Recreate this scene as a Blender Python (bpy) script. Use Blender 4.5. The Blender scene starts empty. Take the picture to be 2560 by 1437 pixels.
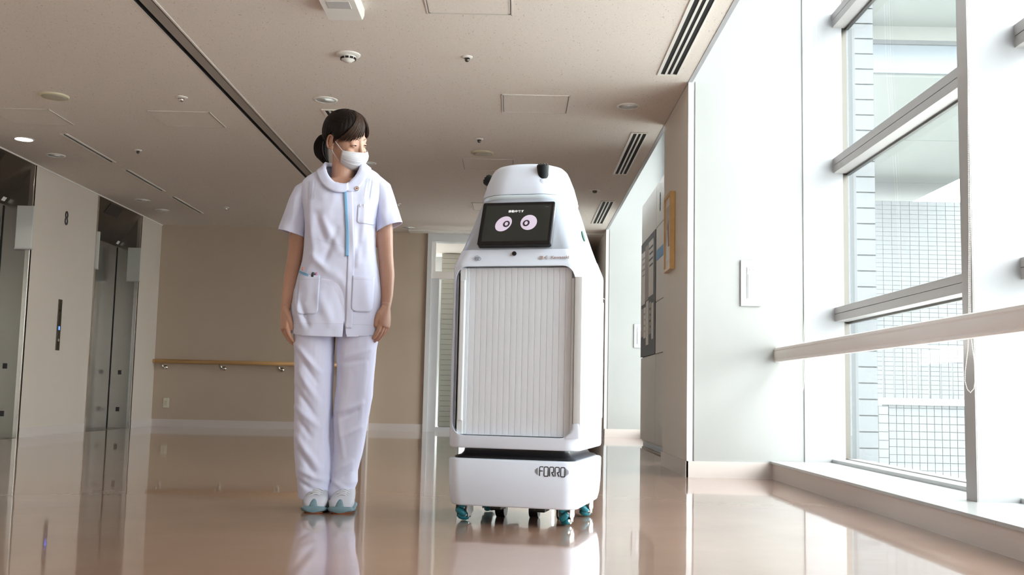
import bpy, bmesh, math, random
import numpy as np
from mathutils import Vector, Matrix, noise
from mathutils.bvhtree import BVHTree
random.seed(7)
S = bpy.context.scene
COL = S.collection
PI = math.pi

# ---------------------------------------------------------------- camera, world, light, exposure
def cam_setup():
    yaw, pitch, roll = -.0044, .1015, .0218
    cy, sy = math.cos(yaw), math.sin(yaw)
    f = Vector((sy, cy, 0)); r = Vector((cy, -sy, 0)); u = Vector((0, 0, 1))
    d = f*math.cos(pitch) + u*math.sin(pitch); u2 = u*math.cos(pitch) - f*math.sin(pitch)
    r3 = r*math.cos(roll) + u2*math.sin(roll); u3 = u2*math.cos(roll) - r*math.sin(roll)
    cd = bpy.data.cameras.new('camera'); co = bpy.data.objects.new('camera', cd); COL.objects.link(co)
    m = Matrix((r3, u3, -d)).transposed().to_4x4(); m.translation = Vector((0, 0, .49))
    co.matrix_world = m
    cd.sensor_width = 36; cd.lens = 2615.55/2560*36; cd.clip_start = .02; cd.clip_end = 300
    S.camera = co
cam_setup()
w = bpy.data.worlds.new('sky'); S.world = w; w.use_nodes = True
bg = w.node_tree.nodes['Background']
bg.inputs[0].default_value = (.96, .97, .985, 1); bg.inputs[1].default_value = 6.0
S.view_settings.view_transform = 'Standard'; S.view_settings.look = 'None'
S.view_settings.exposure = 1.18; S.view_settings.gamma = 1; S.view_settings.use_curve_mapping = False

def portal(name, loc, sx, sy, rot):
    l = bpy.data.lights.new(name, 'AREA'); l.shape = 'RECTANGLE'; l.size = sx; l.size_y = sy
    l.cycles.is_portal = True
    o = bpy.data.objects.new(name, l); o.location = loc; o.rotation_euler = rot; COL.objects.link(o)
for i, y in enumerate((-1.2, 4.1, 10.2)):
    portal('window_portal', (2.16, y, 1.95), 3.7, 5.0 if i else 3.4, (0, PI/2, 0))

# ---------------------------------------------------------------- materials
MATS = {}
def mat(name, col, rough=.5, metal=0., bump=0., bscale=40., var=0., vscale=3., emit=0., coat=0., spec=.5, sheen=0., stretch=(1, 1, 1), aniso=0., sss=0.):
    if name in MATS: return MATS[name]
    m = bpy.data.materials.new(name); m.use_nodes = True; nt = m.node_tree; N = nt.nodes; L = nt.links
    b = N['Principled BSDF']; I = b.inputs
    I['Base Color'].default_value = (*col, 1); I['Roughness'].default_value = rough; I['Metallic'].default_value = metal
    I['Specular IOR Level'].default_value = spec; I['Coat Weight'].default_value = coat; I['Coat Roughness'].default_value = .05
    if sss: I['Subsurface Weight'].default_value = sss; I['Subsurface Radius'].default_value = (.012, .005, .003)
    if emit: I['Emission Color'].default_value = (*col, 1); I['Emission Strength'].default_value = emit
    tc = N.new('ShaderNodeTexCoord'); mp = N.new('ShaderNodeMapping'); mp.inputs['Scale'].default_value = stretch
    L.new(tc.outputs['Object'], mp.inputs[0])
    if var or not bump:
        n = N.new('ShaderNodeTexNoise'); n.inputs['Scale'].default_value = vscale; n.inputs['Detail'].default_value = 5
        L.new(mp.outputs[0], n.inputs['Vector'])
        mx = N.new('ShaderNodeMix'); mx.data_type = 'RGBA'; v = var or .02
        mx.inputs[6].default_value = (*[c*(1-v) for c in col], 1); mx.inputs[7].default_value = (*[min(1, c*(1+v)) for c in col], 1)
        L.new(n.outputs[0], mx.inputs[0]); L.new(mx.outputs[2], I['Base Color'])
    if bump:
        n2 = N.new('ShaderNodeTexNoise'); n2.inputs['Scale'].default_value = bscale; n2.inputs['Detail'].default_value = 3
        L.new(mp.outputs[0], n2.inputs['Vector'])
        bp = N.new('ShaderNodeBump'); bp.inputs['Strength'].default_value = bump; bp.inputs['Distance'].default_value = .002
        L.new(n2.outputs[0], bp.inputs['Height']); L.new(bp.outputs[0], I['Normal'])
    MATS[name] = m
    return m
wallpaper = mat('wallpaper', (.59, .52, .455), .75, bump=.35, bscale=260, var=.03)
wall_tan = mat('wallpaper_tan', (.50, .405, .315), .8, bump=.35, bscale=260, var=.04)
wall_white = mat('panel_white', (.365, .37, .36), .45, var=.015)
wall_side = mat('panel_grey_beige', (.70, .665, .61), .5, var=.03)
base_m = mat('baseboard_vinyl', (.62, .56, .53), .45, var=.03)
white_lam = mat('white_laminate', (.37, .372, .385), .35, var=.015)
sill_front = mat('sill_front_laminate', (.62, .55, .50), .4, var=.06, vscale=6, stretch=(1, .2, 4))
sill_top = mat('sill_top', (.42, .43, .43), .25, var=.02)
alum = mat('painted_aluminium', (.40, .38, .37), .42, .25, var=.03)
alum_l = mat('light_aluminium', (.72, .74, .76), .3, .4, var=.02)
steel = mat('brushed_steel', (.34, .33, .31), .22, 1., bump=.02, bscale=30, stretch=(20, 20, 1), var=.05)
steel_d = mat('dark_steel', (.12, .112, .10), .3, 1., bump=.02, bscale=20, var=.05)
chrome = mat('chrome', (.75, .74, .72), .15, 1.)
black = mat('black_plastic', (.012, .012, .014), .3)
black_matt = mat('black_cavity', (.006, .006, .006), .8)
grille = mat('grille_white', (.72, .70, .65), .4)
ceil_white = mat('ceiling_fitting_white', (.74, .72, .68), .4)
speaker_m = mat('speaker_mesh', (.46, .42, .33), .6, bump=.8, bscale=900)
wood = mat('oak_rail', (.56, .33, .14), .35, var=.2, vscale=8, stretch=(.3, 8, 8))
gold_wood = mat('gold_wood', (.58, .36, .14), .35, var=.15, vscale=20)
wood_d = mat('frame_side_wood', (.33, .13, .06), .4, var=.15, vscale=20)
paper = mat('paper', (.78, .77, .74), .7)
paper_g = mat('paper_grey', (.42, .37, .35), .7, var=.3, vscale=14)
photo_m = mat('dim_drawing', (.40, .38, .38), .3, var=.5, vscale=9)
board_m = mat('notice_board', (.055, .045, .045), .6, var=.1)
rail_m = mat('rail_vinyl', (.74, .70, .67), .38, var=.02)
bead_m = mat('bead_plastic', (.78, .75, .70), .35)
rob_w = mat('robot_white', (.72, .79, .93), .28, coat=.3, var=.01)
rob_s = mat('robot_silver', (.47, .53, .63), .34, .35, coat=.2, var=.01)
rob_slat = mat('shutter_white', (.69, .725, .80), .42, bump=.08, bscale=90, stretch=(6, 6, .3))
rob_slat2 = mat('shutter_handle', (.68, .72, .77), .35)
glass_blk = mat('tablet_glass', (.008, .007, .007), .3, spec=.25)
scr_m = mat('tablet_screen', (.020, .0215, .019), .35, emit=.08, spec=.3)
eye_m = mat('screen_eye_lilac', (.60, .52, .66), .4, emit=.12)
pup_m = mat('screen_pupil', (.035, .02, .035), .4)
txt_m = mat('screen_text', (.75, .75, .75), .4, emit=.5)
teal = mat('teal_roller', (.012, .20, .27), .4)
whl = mat('wheel_plate', (.62, .62, .62), .35, .6)
ink = mat('logo_dark', (.035, .035, .045), .5)
ink_b = mat('logo_brown', (.36, .29, .28), .5)
led_ring = mat('led_ring', (.70, .82, .92), .15, .2, coat=.6)
green = mat('green_button', (.008, .07, .05), .4)
cloth = mat('tunic_cotton', (.69, .725, .93), .8, bump=.07, bscale=900, var=.015)
cloth_p = mat('trouser_cotton', (.70, .725, .93), .8, bump=.07, bscale=900, var=.015)
blue_t = mat('blue_trim', (.22, .47, .74), .7, bump=.3, bscale=600)
seam_m = mat('seam_shade', (.42, .42, .50), .8)
skin = mat('skin', (.50, .285, .205), .48, sss=.15, var=.10, vscale=14)
blush = mat('skin_blush', (.68, .34, .28), .5)
hair_m = mat('dark_brown_hair', (.0075, .004, .0028), .5, spec=.18, bump=.6, bscale=60, stretch=(9, 9, .6), var=.35, vscale=40)
hair_l = mat('brown_hair_fringe', (.036, .018, .011), .5, spec=.25, var=.3, vscale=60)
mask_m = mat('mask_fabric', (.60, .605, .65), .75, bump=.15, bscale=400)
lash_m = mat('eyelash', (.012, .008, .006), .8, spec=.1)
brow_m = mat('eyebrow', (.17, .095, .06), .7)
eyew = mat('eye_white', (.27, .22, .21), .25)
shoe_w = mat('shoe_mesh', (.50, .51, .58), .7, bump=.6, bscale=500, var=.04)
shoe_b = mat('shoe_blue_rubber', (.13, .215, .26), .6)
shoe_o = mat('shoe_orange_sole', (.42, .12, .04), .6)
pink = mat('pink_pen', (.60, .25, .42), .3)
red_m = mat('badge_red', (.62, .07, .04), .4)
lit = mat('lamp_lit', (1, .93, .88), .5, emit=14)
dl_in = mat('downlight_bowl', (.93, .93, .90), .5)
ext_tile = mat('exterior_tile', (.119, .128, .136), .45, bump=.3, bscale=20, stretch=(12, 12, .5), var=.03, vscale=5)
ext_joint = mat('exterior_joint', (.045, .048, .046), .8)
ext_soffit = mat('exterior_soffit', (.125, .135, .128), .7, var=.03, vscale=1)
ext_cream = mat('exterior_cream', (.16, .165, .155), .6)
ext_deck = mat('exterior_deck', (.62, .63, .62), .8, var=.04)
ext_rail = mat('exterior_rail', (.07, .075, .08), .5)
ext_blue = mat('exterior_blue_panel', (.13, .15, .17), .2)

def ceiling_mat():
    m = bpy.data.materials.new('acoustic_ceiling'); m.use_nodes = True; nt = m.node_tree; N = nt.nodes; L = nt.links
    b = N['Principled BSDF']; b.inputs['Roughness'].default_value = .85
    tc = N.new('ShaderNodeTexCoord'); n = N.new('ShaderNodeTexNoise'); n.inputs['Scale'].default_value = 3.
    mp = N.new('ShaderNodeMapping'); mp.inputs['Scale'].default_value = (110, 42, 1); mp.inputs['Rotation'].default_value = (0, 0, .5)
    L.new(tc.outputs['Object'], mp.inputs[0]); L.new(mp.outputs[0], n.inputs['Vector']); n.inputs['Scale'].default_value = 1.; n.inputs['Detail'].default_value = 1.
    cr = N.new('ShaderNodeValToRGB'); cr.color_ramp.elements[0].position = .255; cr.color_ramp.elements[0].color = (.50, .45, .40, 1)
    cr.color_ramp.elements[1].position = .30; cr.color_ramp.elements[1].color = (.76, .69, .625, 1)
    L.new(n.outputs[0], cr.inputs[0])
    n3 = N.new('ShaderNodeTexNoise'); n3.inputs['Scale'].default_value = 90; n3.inputs['Detail'].default_value = 4; L.new(tc.outputs['Object'], n3.inputs['Vector'])
    mx = N.new('ShaderNodeMix'); mx.data_type = 'RGBA'; mx.blend_type = 'MULTIPLY'; mx.inputs[0].default_value = .22
    L.new(cr.outputs[0], mx.inputs[6]); L.new(n3.outputs[0], mx.inputs[7]); L.new(mx.outputs[2], b.inputs['Base Color'])
    bp = N.new('ShaderNodeBump'); bp.inputs['Strength'].default_value = .4; bp.inputs['Distance'].default_value = .003
    L.new(cr.outputs[0], bp.inputs['Height']); L.new(bp.outputs[0], b.inputs['Normal'])
    return m
def floor_mat():
    m = bpy.data.materials.new('polished_vinyl_floor'); m.use_nodes = True; nt = m.node_tree; N = nt.nodes; L = nt.links
    b = N['Principled BSDF']; tc = N.new('ShaderNodeTexCoord')
    n = N.new('ShaderNodeTexNoise'); n.inputs['Scale'].default_value = 1.6; n.inputs['Detail'].default_value = 9; n.inputs['Roughness'].default_value = .65
    L.new(tc.outputs['Object'], n.inputs['Vector'])
    cr = N.new('ShaderNodeValToRGB'); e = cr.color_ramp.elements
    e[0].position = .32; e[0].color = (.255, .140, .094, 1); e[1].position = .68; e[1].color = (.355, .210, .150, 1)
    L.new(n.outputs[0], cr.inputs[0]); L.new(cr.outputs[0], b.inputs['Base Color'])
    b.inputs['Roughness'].default_value = .28; b.inputs['Specular IOR Level'].default_value = .5
    b.inputs['Coat Weight'].default_value = 1.; b.inputs['Coat Roughness'].default_value = .045; b.inputs['Coat IOR'].default_value = 1.5
    n2 = N.new('ShaderNodeTexNoise'); n2.inputs['Scale'].default_value = 22; n2.inputs['Detail'].default_value = 2; L.new(tc.outputs['Object'], n2.inputs['Vector'])
    n4 = N.new('ShaderNodeTexNoise'); n4.inputs['Scale'].default_value = 2.2; n4.inputs['Detail'].default_value = 2; L.new(tc.outputs['Object'], n4.inputs['Vector'])
    ad = N.new('ShaderNodeMath'); ad.operation = 'MULTIPLY_ADD'; ad.inputs[1].default_value = 6.; L.new(n4.outputs[0], ad.inputs[0]); L.new(n2.outputs[0], ad.inputs[2])
    bp = N.new('ShaderNodeBump'); bp.inputs['Strength'].default_value = .10; bp.inputs['Distance'].default_value = .001
    L.new(ad.outputs[0], bp.inputs['Height']); L.new(bp.outputs[0], b.inputs['Coat Normal']); L.new(bp.outputs[0], b.inputs['Normal'])
    return m
def glass_mat(name='window_glass', tint=(.93, .96, .95), refl=1.0):
    m = bpy.data.materials.new(name); m.use_nodes = True; nt = m.node_tree; N = nt.nodes; L = nt.links
    N.remove(N['Principled BSDF'])
    t = N.new('ShaderNodeBsdfTransparent'); t.inputs[0].default_value = (*tint, 1)
    g = N.new('ShaderNodeBsdfGlossy'); g.inputs['Roughness'].default_value = .01
    lw = N.new('ShaderNodeLayerWeight'); lw.inputs[0].default_value = .5
    pw_ = N.new('ShaderNodeMath'); pw_.operation = 'POWER'; pw_.inputs[1].default_value = 5; L.new(lw.outputs['Facing'], pw_.inputs[0])
    fr = N.new('ShaderNodeMath'); fr.operation = 'MULTIPLY_ADD'; fr.inputs[1].default_value = .9; fr.inputs[2].default_value = .035; L.new(pw_.outputs[0], fr.inputs[0])
    mx = N.new('ShaderNodeMixShader'); L.new(fr.outputs[0], mx.inputs[0]); L.new(t.outputs[0], mx.inputs[1]); L.new(g.outputs[0], mx.inputs[2])
    L.new(mx.outputs[0], N['Material Output'].inputs[0]); return m
ceil_m = ceiling_mat(); floor_m = floor_mat(); glass_m = glass_mat(); frosted = mat('frosted_lantern', (.50, .50, .47), .35)

# ---------------------------------------------------------------- helpers
class MB:
    """collects shapes and links them as ONE mesh object"""
    def __init__(s): s.v = []; s.f = []
    def add(s, v, f):
        o = len(s.v); s.v += [tuple(p) for p in v]; s.f += [tuple(i+o for i in q) for q in f]; return s
    def box(s, x0, x1, y0, y1, z0, z1):
        v = [(x, y, z) for z in (z0, z1) for y in (y0, y1) for x in (x0, x1)]
        return s.add(v, [(0, 2, 3, 1), (4, 5, 7, 6), (0, 1, 5, 4), (2, 6, 7, 3), (0, 4, 6, 2), (1, 3, 7, 5)])
    def loft(s, rings, cap=True, closed=True):
        n = len(rings[0]); o = len(s.v)
        for r in rings: s.v += [tuple(p) for p in r]
        for i in range(len(rings)-1):
            for j in range(n if closed else n-1):
                a = o+i*n+j; b = o+i*n+(j+1) % n
                s.f.append((a, b, b+n, a+n))
        if cap:
            s.f.append(tuple(o+j for j in range(n))[::-1]); k = o+(len(rings)-1)*n; s.f.append(tuple(k+j for j in range(n)))
        return s
    def tube(s, pts, rad, n=8, flat=1.0, up=Vector((0, 1, 0)), cap=True, rnd=False):
        pts = [Vector(p) for p in pts]
        if not hasattr(rad, '__len__'): rad = [rad]*len(pts)
        rad = list(rad)
        if rnd:
            d0 = (pts[0]-pts[1]).normalized(); d1 = (pts[-1]-pts[-2]).normalized(); r0, r1 = rad[0], rad[-1]
            pts = [pts[0]+d0*r0*.95, pts[0]+d0*r0*.6] + pts + [pts[-1]+d1*r1*.6, pts[-1]+d1*r1*.95]
            rad = [r0*.3, r0*.8] + rad + [r1*.8, r1*.3]
        rings = []
        for i, p in enumerate(pts):
            t = (pts[min(i+1, len(pts)-1)] - pts[max(i-1, 0)]).normalized()
            a = t.cross(up)
            if a.length < 1e-3: a = t.cross(Vector((1, 0, 0)))
            a.normalize(); b = t.cross(a).normalized()
            rings.append([p + a*math.cos(2*PI*k/n)*rad[i] + b*math.sin(2*PI*k/n)*rad[i]*flat for k in range(n)])
        return s.loft(rings, cap)
    def cyl(s, p0, p1, r, n=20, r2=None): return s.tube([p0, p1], [r, r if r2 is None else r2], n)
    def lathe(s, prof, n=28, c=(0, 0, 0)):
        return s.loft([[(c[0]+r*math.cos(2*PI*k/n), c[1]+r*math.sin(2*PI*k/n), c[2]+z) for k in range(n)] for r, z in prof])
    def ell(s, c, r, n=24, m=14, R=None):
        rings = []
        for i in range(m+1):
            t = PI*(i+.02)/(m+.04)
            ring = []
            for k in range(n):
                p = Vector((r[0]*math.sin(t)*math.cos(2*PI*k/n), r[1]*math.sin(t)*math.sin(2*PI*k/n), -r[2]*math.cos(t)))
                if R: p = R @ p
                ring.append(Vector(c)+p)
            rings.append(ring)
        return s.loft(rings)
    def grid(s, P, flip=False):
        m, n = len(P), len(P[0]); o = len(s.v)
        for r in P: s.v += [tuple(p) for p in r]
        for i in range(m-1):
            for j in range(n-1):
                a = o+i*n+j; q = (a, a+1, a+n+1, a+n)
                s.f.append(q[::-1] if flip else q)
        return s
    def mesh(s, name, recalc=True):
        me = bpy.data.meshes.new(name); me.from_pydata(s.v, [], s.f)
        if recalc:
            bm = bmesh.new(); bm.from_mesh(me); bmesh.ops.recalc_face_normals(bm, faces=bm.faces); bm.to_mesh(me); bm.free()
        me.update(); return me
    def obj(s, name, m, parent=None, smooth=False, bevel=0, mw=None, seg=2):
        return link(name, s.mesh(name), m, parent, smooth, bevel, seg)
def link(name, me, m, parent=None, smooth=False, bevel=0, seg=2):
    if m is not None and not me.materials: me.materials.append(m)
    o = bpy.data.objects.new(name, me); COL.objects.link(o)
    if parent is not None:
        o.parent = parent
    if smooth: 
        me.shade_smooth() if hasattr(me, 'shade_smooth') else None
    if bevel:
        b = o.modifiers.new('bevel', 'BEVEL'); b.width = bevel; b.segments = seg; b.limit_method = 'ANGLE'; b.angle_limit = .6
    return o
def autosmooth(o, ang=.7):
    me = o.data; me.shade_smooth(); me.set_sharp_from_angle(angle=ang); return o
def tag(o, label=None, cat=None, group=None, kind=None):
    if label: o['label'] = label
    if cat: o['category'] = cat
    if group: o['group'] = group
    if kind: o['kind'] = kind
    return o
def thing(name, label, cat, loc=(0, 0, 0), rz=0, group=None):
    o = bpy.data.objects.new(name, None); COL.objects.link(o); o.location = loc; o.rotation_euler = (0, 0, rz)
    o.empty_display_size = .05
    return tag(o, label, cat, group)
def struct(name, mb, m, parent=None, bevel=0):
    o = mb.obj(name, m, parent, bevel=bevel)
    if parent is None: o['kind'] = 'structure'
    return o
def empty_struct(name, loc=(0, 0, 0)):
    o = bpy.data.objects.new(name, None); COL.objects.link(o); o.location = loc; o['kind'] = 'structure'; return o
def evald(o):
    dg = bpy.context.evaluated_depsgraph_get(); dg.update()
    return bpy.data.meshes.new_from_object(o.evaluated_get(dg))
def text_mesh(txt, size, m, parent, name='lettering', ext=.0004, loc=(0, 0, 0), rot=(0, 0, 0), sx=1., align='CENTER', shear=0., offset=0.):
    c = bpy.data.curves.new('txt', 'FONT'); c.body = txt; c.size = size; c.extrude = ext; c.align_x = align; c.align_y = 'CENTER'; c.shear = shear; c.offset = offset
    t = bpy.data.objects.new('txt', c); COL.objects.link(t); me = evald(t); bpy.data.objects.remove(t)
    me.name = name; me.transform(Matrix.Diagonal((sx, 1, 1, 1)))
    me.materials.clear(); o = link(name, me, m, parent); o.location = loc; o.rotation_euler = rot; return o
def rrect(hx, hy, r, n=6, cx=0, cy=0):
    r = min(r, hx*.999, hy*.999); P = []
    for (sx, sy, a0) in ((1, 1, 0), (-1, 1, PI/2), (-1, -1, PI), (1, -1, 3*PI/2)):
        for k in range(n+1):
            a = a0+PI/2*k/n; P.append((cx+sx*(hx-r)+r*math.cos(a), cy+sy*(hy-r)+r*math.sin(a)))
    return P

# ================================================================ ROOM SHELL
XL, XR, ZC, ZT = -4.49, 1.085, 2.52, 3.75
YB, YF = 13.05, -2.9
GX = 2.10     # glass plane
struct('floor', MB().box(XL-.4, GX+.02, YF-.2, 15.6, -.12, 0), floor_m)
# ceiling slab (openings for the strip are real: two slabs + a recessed track)
ce = MB(); ce.box(XL-.02, -2.062, YF-.2, 15.6, ZC, ZC+.2); ce.box(-1.945, XR+.006, YF-.2, 15.6, ZC, ZC+.2)
ce.box(-2.062, -1.945, YF-.2, 15.6, ZC+.06, ZC+.2)
struct('ceiling', ce, ceil_m)
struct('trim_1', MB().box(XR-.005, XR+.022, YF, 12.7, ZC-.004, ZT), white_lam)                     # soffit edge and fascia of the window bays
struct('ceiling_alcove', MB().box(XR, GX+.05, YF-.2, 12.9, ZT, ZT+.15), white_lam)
# left wall with two lift openings
E1 = (8.25, 9.54); E2 = (11.03, 12.32)
wl = MB()
for a, b in ((YF-.2, E1[0]), (E1[1], E2[0]), (E2[1], 15.6)): wl.box(XL-.3, XL, a, b, -.05, ZC+.01)
struct('wall_left', wl, wallpaper)
bl = MB()
for a, b in ((YF, E1[0]-.03), (E1[1]+.03, E2[0]-.03), (E2[1]+.03, YB)): bl.box(XL-.002, XL+.008, a, b, 0, .09)
struct('baseboard_left', bl, base_m)
struct('trim_2', MB().box(XL-.001, XL+.01, YF, YB, ZC-.012, ZC+.002), ceil_white)
# back wall: wide left part, then a small step and the part beside the glazed door
wb = MB(); wb.box(XL-.3, -1.85, YB, YB+.3, -.05, ZC+.01)
struct('wall_back', wb, wall_tan)
struct('wall_back_right', MB().box(-1.86, -1.14, 13.2, 13.5, -.05, ZC+.01), wall_tan)
struct('trim_3', MB().box(-1.865, -1.815, 13.03, 13.21, 0, ZC), base_m)
struct('baseboard_back', MB().box(XL, -1.866, YB-.008, YB+.002, 0, .09), base_m)
struct('baseboard_back_right', MB().box(-1.815, -1.14, 13.188, 13.202, 0, .09), base_m)
struct('trim_4', MB().box(-1.37, XR, 12.98, 13.16, ZC-.022, ZC+.001), ceil_white)
struct('wall_end', MB().box(.62, XR+.05, 15.3, 15.6, -.05, ZC+.01).box(.62, .72, 13.45, 15.4, -.05, ZC+.01), wall_tan)
# wall behind the camera
struct('wall_front', MB().box(XL-.3, GX+.3, YF-.4, YF, -.05, ZT+.1), wallpaper)
# right side: piers between the window bays
piers = ((.52, 1.62), (6.59, 7.69), (12.66, 15.6))
for i, (a, b) in enumerate(piers):
    r = empty_struct('wall_right' if i == 0 else 'wall_right_%s' % ('middle', 'far')[i-1], (XR, a, 0))
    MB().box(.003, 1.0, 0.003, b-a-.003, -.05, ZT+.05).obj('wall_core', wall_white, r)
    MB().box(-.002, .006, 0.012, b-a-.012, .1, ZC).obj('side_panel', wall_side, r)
    # corner guards of two thin aluminium strips at the corner facing the camera
    MB().box(-.004, .030, -.004, .010, .1, ZC).obj('corner_guard', alum_l, r)
    MB().box(.040, .046, -.005, .008, .1, ZC).obj('corner_bead', alum, r)
    MB().box(-.008, .545, -.010, .004, 0, .10).box(-.010, .004, -.010, b-a+.01, 0, .10).obj('baseboard', base_m, r)
plate_m = mat('switch_white', (.41, .40, .42), .35)
# white switch plates on the piers
def switch_plate(x, y, z0, z1, label):
    t = thing('switch_plate', label, 'switch', (x, y, (z0+z1)/2)); h = (z1-z0)/2
    MB().box(-.065, .065, -.008, .002, -h, h).obj('plate', plate_m, t, bevel=.002)
    MB().box(-.026, .026, -.011, -.006, -h*.68, h*.70).obj('cover', alum_l, t, bevel=.001)
    MB().box(-.022, .022, -.015, -.009, -h*.66, h*.38).obj('rocker', plate_m, t, bevel=.002)
    o = MB().box(-.023, .023, -.014, -.009, h*.44, h*.68).obj('indicator', ceil_white, t, bevel=.001)
    for s in (-1, 1): MB().cyl((s*.009, -.0165, h*.57), (s*.009, -.013, h*.57), .0035, 10).obj('button', ink_b, o)
switch_plate(1.481, 6.588, 1.074, 1.367, 'tall white switch plate on the bright pier beside the nearest window')
switch_plate(1.496, 12.658, 1.079, 1.368, 'small distant switch plate on the white pier behind the notice board wall')

# ---- window bays
FIN = (1.82, .10)
def bay(n, y0, y1, fins, sill=True):
    w = empty_struct('window_%d' % n, (GX, y0, 0))
    L = y1-y0
    fr = MB(); fr.box(-.02, .05, 0, L, .10, .135); fr.box(-.02, .05, 0, L, ZT-.05, ZT); fr.obj('window_frame', alum, w)
    MB().box(-.115, -.022, 0, L, .10, .13).obj('inner_sill', sill_top, w, bevel=.004)
    MB().box(.004, .012, 0, L, .13, ZT-.03).obj('pane', glass_m, w)
    for zb, zt in ((.988, 1.076), (1.939, 2.035), (2.897, 2.99)):
        tr = MB()
        tr.box(-.09, -.0, 0, L, zb, zb+.046); tr.box(-.09, .0, 0, L, zb+.049, zt); tr.box(-.082, 0, 0, L, zb+.04, zt-.01)
        tr.box(.0, .03, 0, L, zb+.01, zt-.01)
        tr.obj('transom', alum, w, bevel=.0015)
        MB().box(-.006, .016, 0, L, zb-.012, zb+.004).obj('glazing_bead', steel_d, w)
    for fy, th in fins:
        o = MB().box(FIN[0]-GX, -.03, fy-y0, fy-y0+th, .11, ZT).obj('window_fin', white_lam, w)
        MB().box(FIN[0]-GX-.004, FIN[0]-GX+.004, fy-y0+.001, fy-y0+th-.001, .11, ZT).obj('fin_edge', alum, o)
        MB().box(-.034, .0, fy-y0+.001, fy-y0+.012, .13, ZT).obj('fin_gasket', steel_d, o)
    p = struct('trim_%d' % (4+n), MB().box(1.612, GX, y0+.001, y1-.001, -.02, .095), sill_front)
    s = MB(); y = y0
    while y < y1-.01:
        ye = min(y+1.9, y1); s.box(1.597, GX-.02, y+.0008, ye-.0008, .095, .11); y = ye
    q = s.obj('sill_board', sill_top, p, bevel=.002)
    return w
bay(1, 1.62, 6.59, ((1.72, .10), (4.15, .10), (6.50+.085, .003), ))
bay(2, 7.69, 12.66, ((7.71, .10), (10.2, .10), (12.55, .10)))
bay(3, YF, .52, ((-1.3, .10), (.40, .10)))
# far fin of bay 1 stands against the pier
# ---- handrail along the windows
hr = thing('handrail', 'pale vinyl bumper handrail running in front of the windows', 'handrail', (1.65, 1.7, 0))
prof = [(-.018, .727), (.016, .727), (.022, .735), (.022, .800), (.014, .815), (-.006, .818), (-.018, .812), (-.022, .800), (-.019, .792), (-.022, .786), (-.022, .748), (-.019, .742), (-.022, .735)]
autosmooth(MB().loft([[(x, y, z) for x, z in prof] for y in (0, 4.868)]).obj('rail_bar', rail_m, hr), .5)
MB().loft([[(x*1.08, y, .772+(z-.772)*1.05) for x, z in prof] for y in (4.868, 4.884)]).obj('end_cap', rail_m, hr)
for yy in (2.5-.0, ): MB().box(.01, .172, yy, yy+.04, .75, .79).obj('bracket', alum_l, hr)
# ---- blind cords: strings of beads
def cord(pts, label):
    mb = MB(); pts = [Vector(p) for p in pts]; acc = 0; step = .0075
    for a, b in zip(pts[:-1], pts[1:]):
        d = (b-a).length; t = acc
        while t < d:
            p = a+(b-a)*(t/d)
            r = .0024; v = [p+Vector(q)*r for q in ((1, 0, 0), (-1, 0, 0), (0, 1, 0), (0, -1, 0), (0, 0, 1.1), (0, 0, -1.1))]
            mb.add(v, [(0, 2, 4), (2, 1, 4), (1, 3, 4), (3, 0, 4), (2, 0, 5), (1, 2, 5), (3, 1, 5), (0, 3, 5)]); t += step
        acc = t-d
    mb.tube(pts, .0007, 4)
    tag(mb.obj('blind_cord', bead_m), label, 'blind cord')
cord([(1.812, 4.128, 3.7), (1.812, 4.128, 2.1), (1.803, 4.128, 1.6), (1.797, 4.128, 1.18), (1.792, 4.128, 1.0), (1.788, 4.128, .80), (1.782, 4.128, .70), (1.770, 4.128, .62), (1.768, 4.128, .58), (1.776, 4.128, .548), (1.788, 4.128, .535), (1.802, 4.128, .55), (1.811, 4.128, .60), (1.806, 4.128, .66), (1.795, 4.128, .76), (1.795, 4.128, .9), (1.802, 4.128, 1.18), (1.812, 4.128, 1.8), (1.825, 4.128, 2.2), (1.830, 4.128, 3.7)],
     'white beaded blind cord looping down the nearer grey window post, behind the handrail')
cord([(1.865, 6.5, 3.7), (1.85, 6.5, 2.6), (1.82, 6.5, 1.7), (1.80, 6.5, 1.15), (1.785, 6.5, .80), (1.765, 6.5, .66), (1.757, 6.5, .59), (1.762, 6.5, .555), (1.775, 6.5, .545), (1.786, 6.5, .56), (1.79, 6.5, .62), (1.787, 6.5, .74), (1.80, 6.5, .9), (1.812, 6.5, 1.2), (1.83, 6.5, 1.7), (1.88, 6.5, 2.6), (1.90, 6.5, 3.7)],
     'white beaded blind cord hanging at the far edge of the window beside the bright pier')

# ---- notice board wall with the floor number in the second bay
nb = thing('partition_panel', 'grey-beige panelled partition with floor number and notice board beyond the framed picture', 'partition', (1.35, 8.2, 0))
H = 2.55; Lp = 3.05
MB().box(.02, .10, 0, Lp, .03, H).obj('core', wall_side, nb)
MB().box(.03, .09, 0.01, Lp-.01, 0, .04).obj('plinth', black, nb)
for (a, b, z0, z1) in ((1.90, Lp, 2.13, H), (0, 1.894, 2.13, H), (1.90, Lp, .05, .90), (0, 1.894, .05, .90), (0, 1.894, .906, 1.40), (0, 1.894, 1.406, 2.124)):
    MB().box(0, .022, a+.003, b-.003, z0, z1).obj('panel', wall_side, nb, bevel=.002)
MB().box(-.004, .022, 1.905, Lp-.003, .91, 2.12).obj('notice_board', board_m, nb)
t8 = text_mesh('8', .26, ink, nb, 'lettering', .001, (-.002, 1.62, 2.33), (PI/2, 0, -PI/2), sx=.55)
MB().box(-.004, .001, 1.35, 1.83, 1.80, 1.90).obj('blue_sign', blue_t, nb)
k = 0
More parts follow.
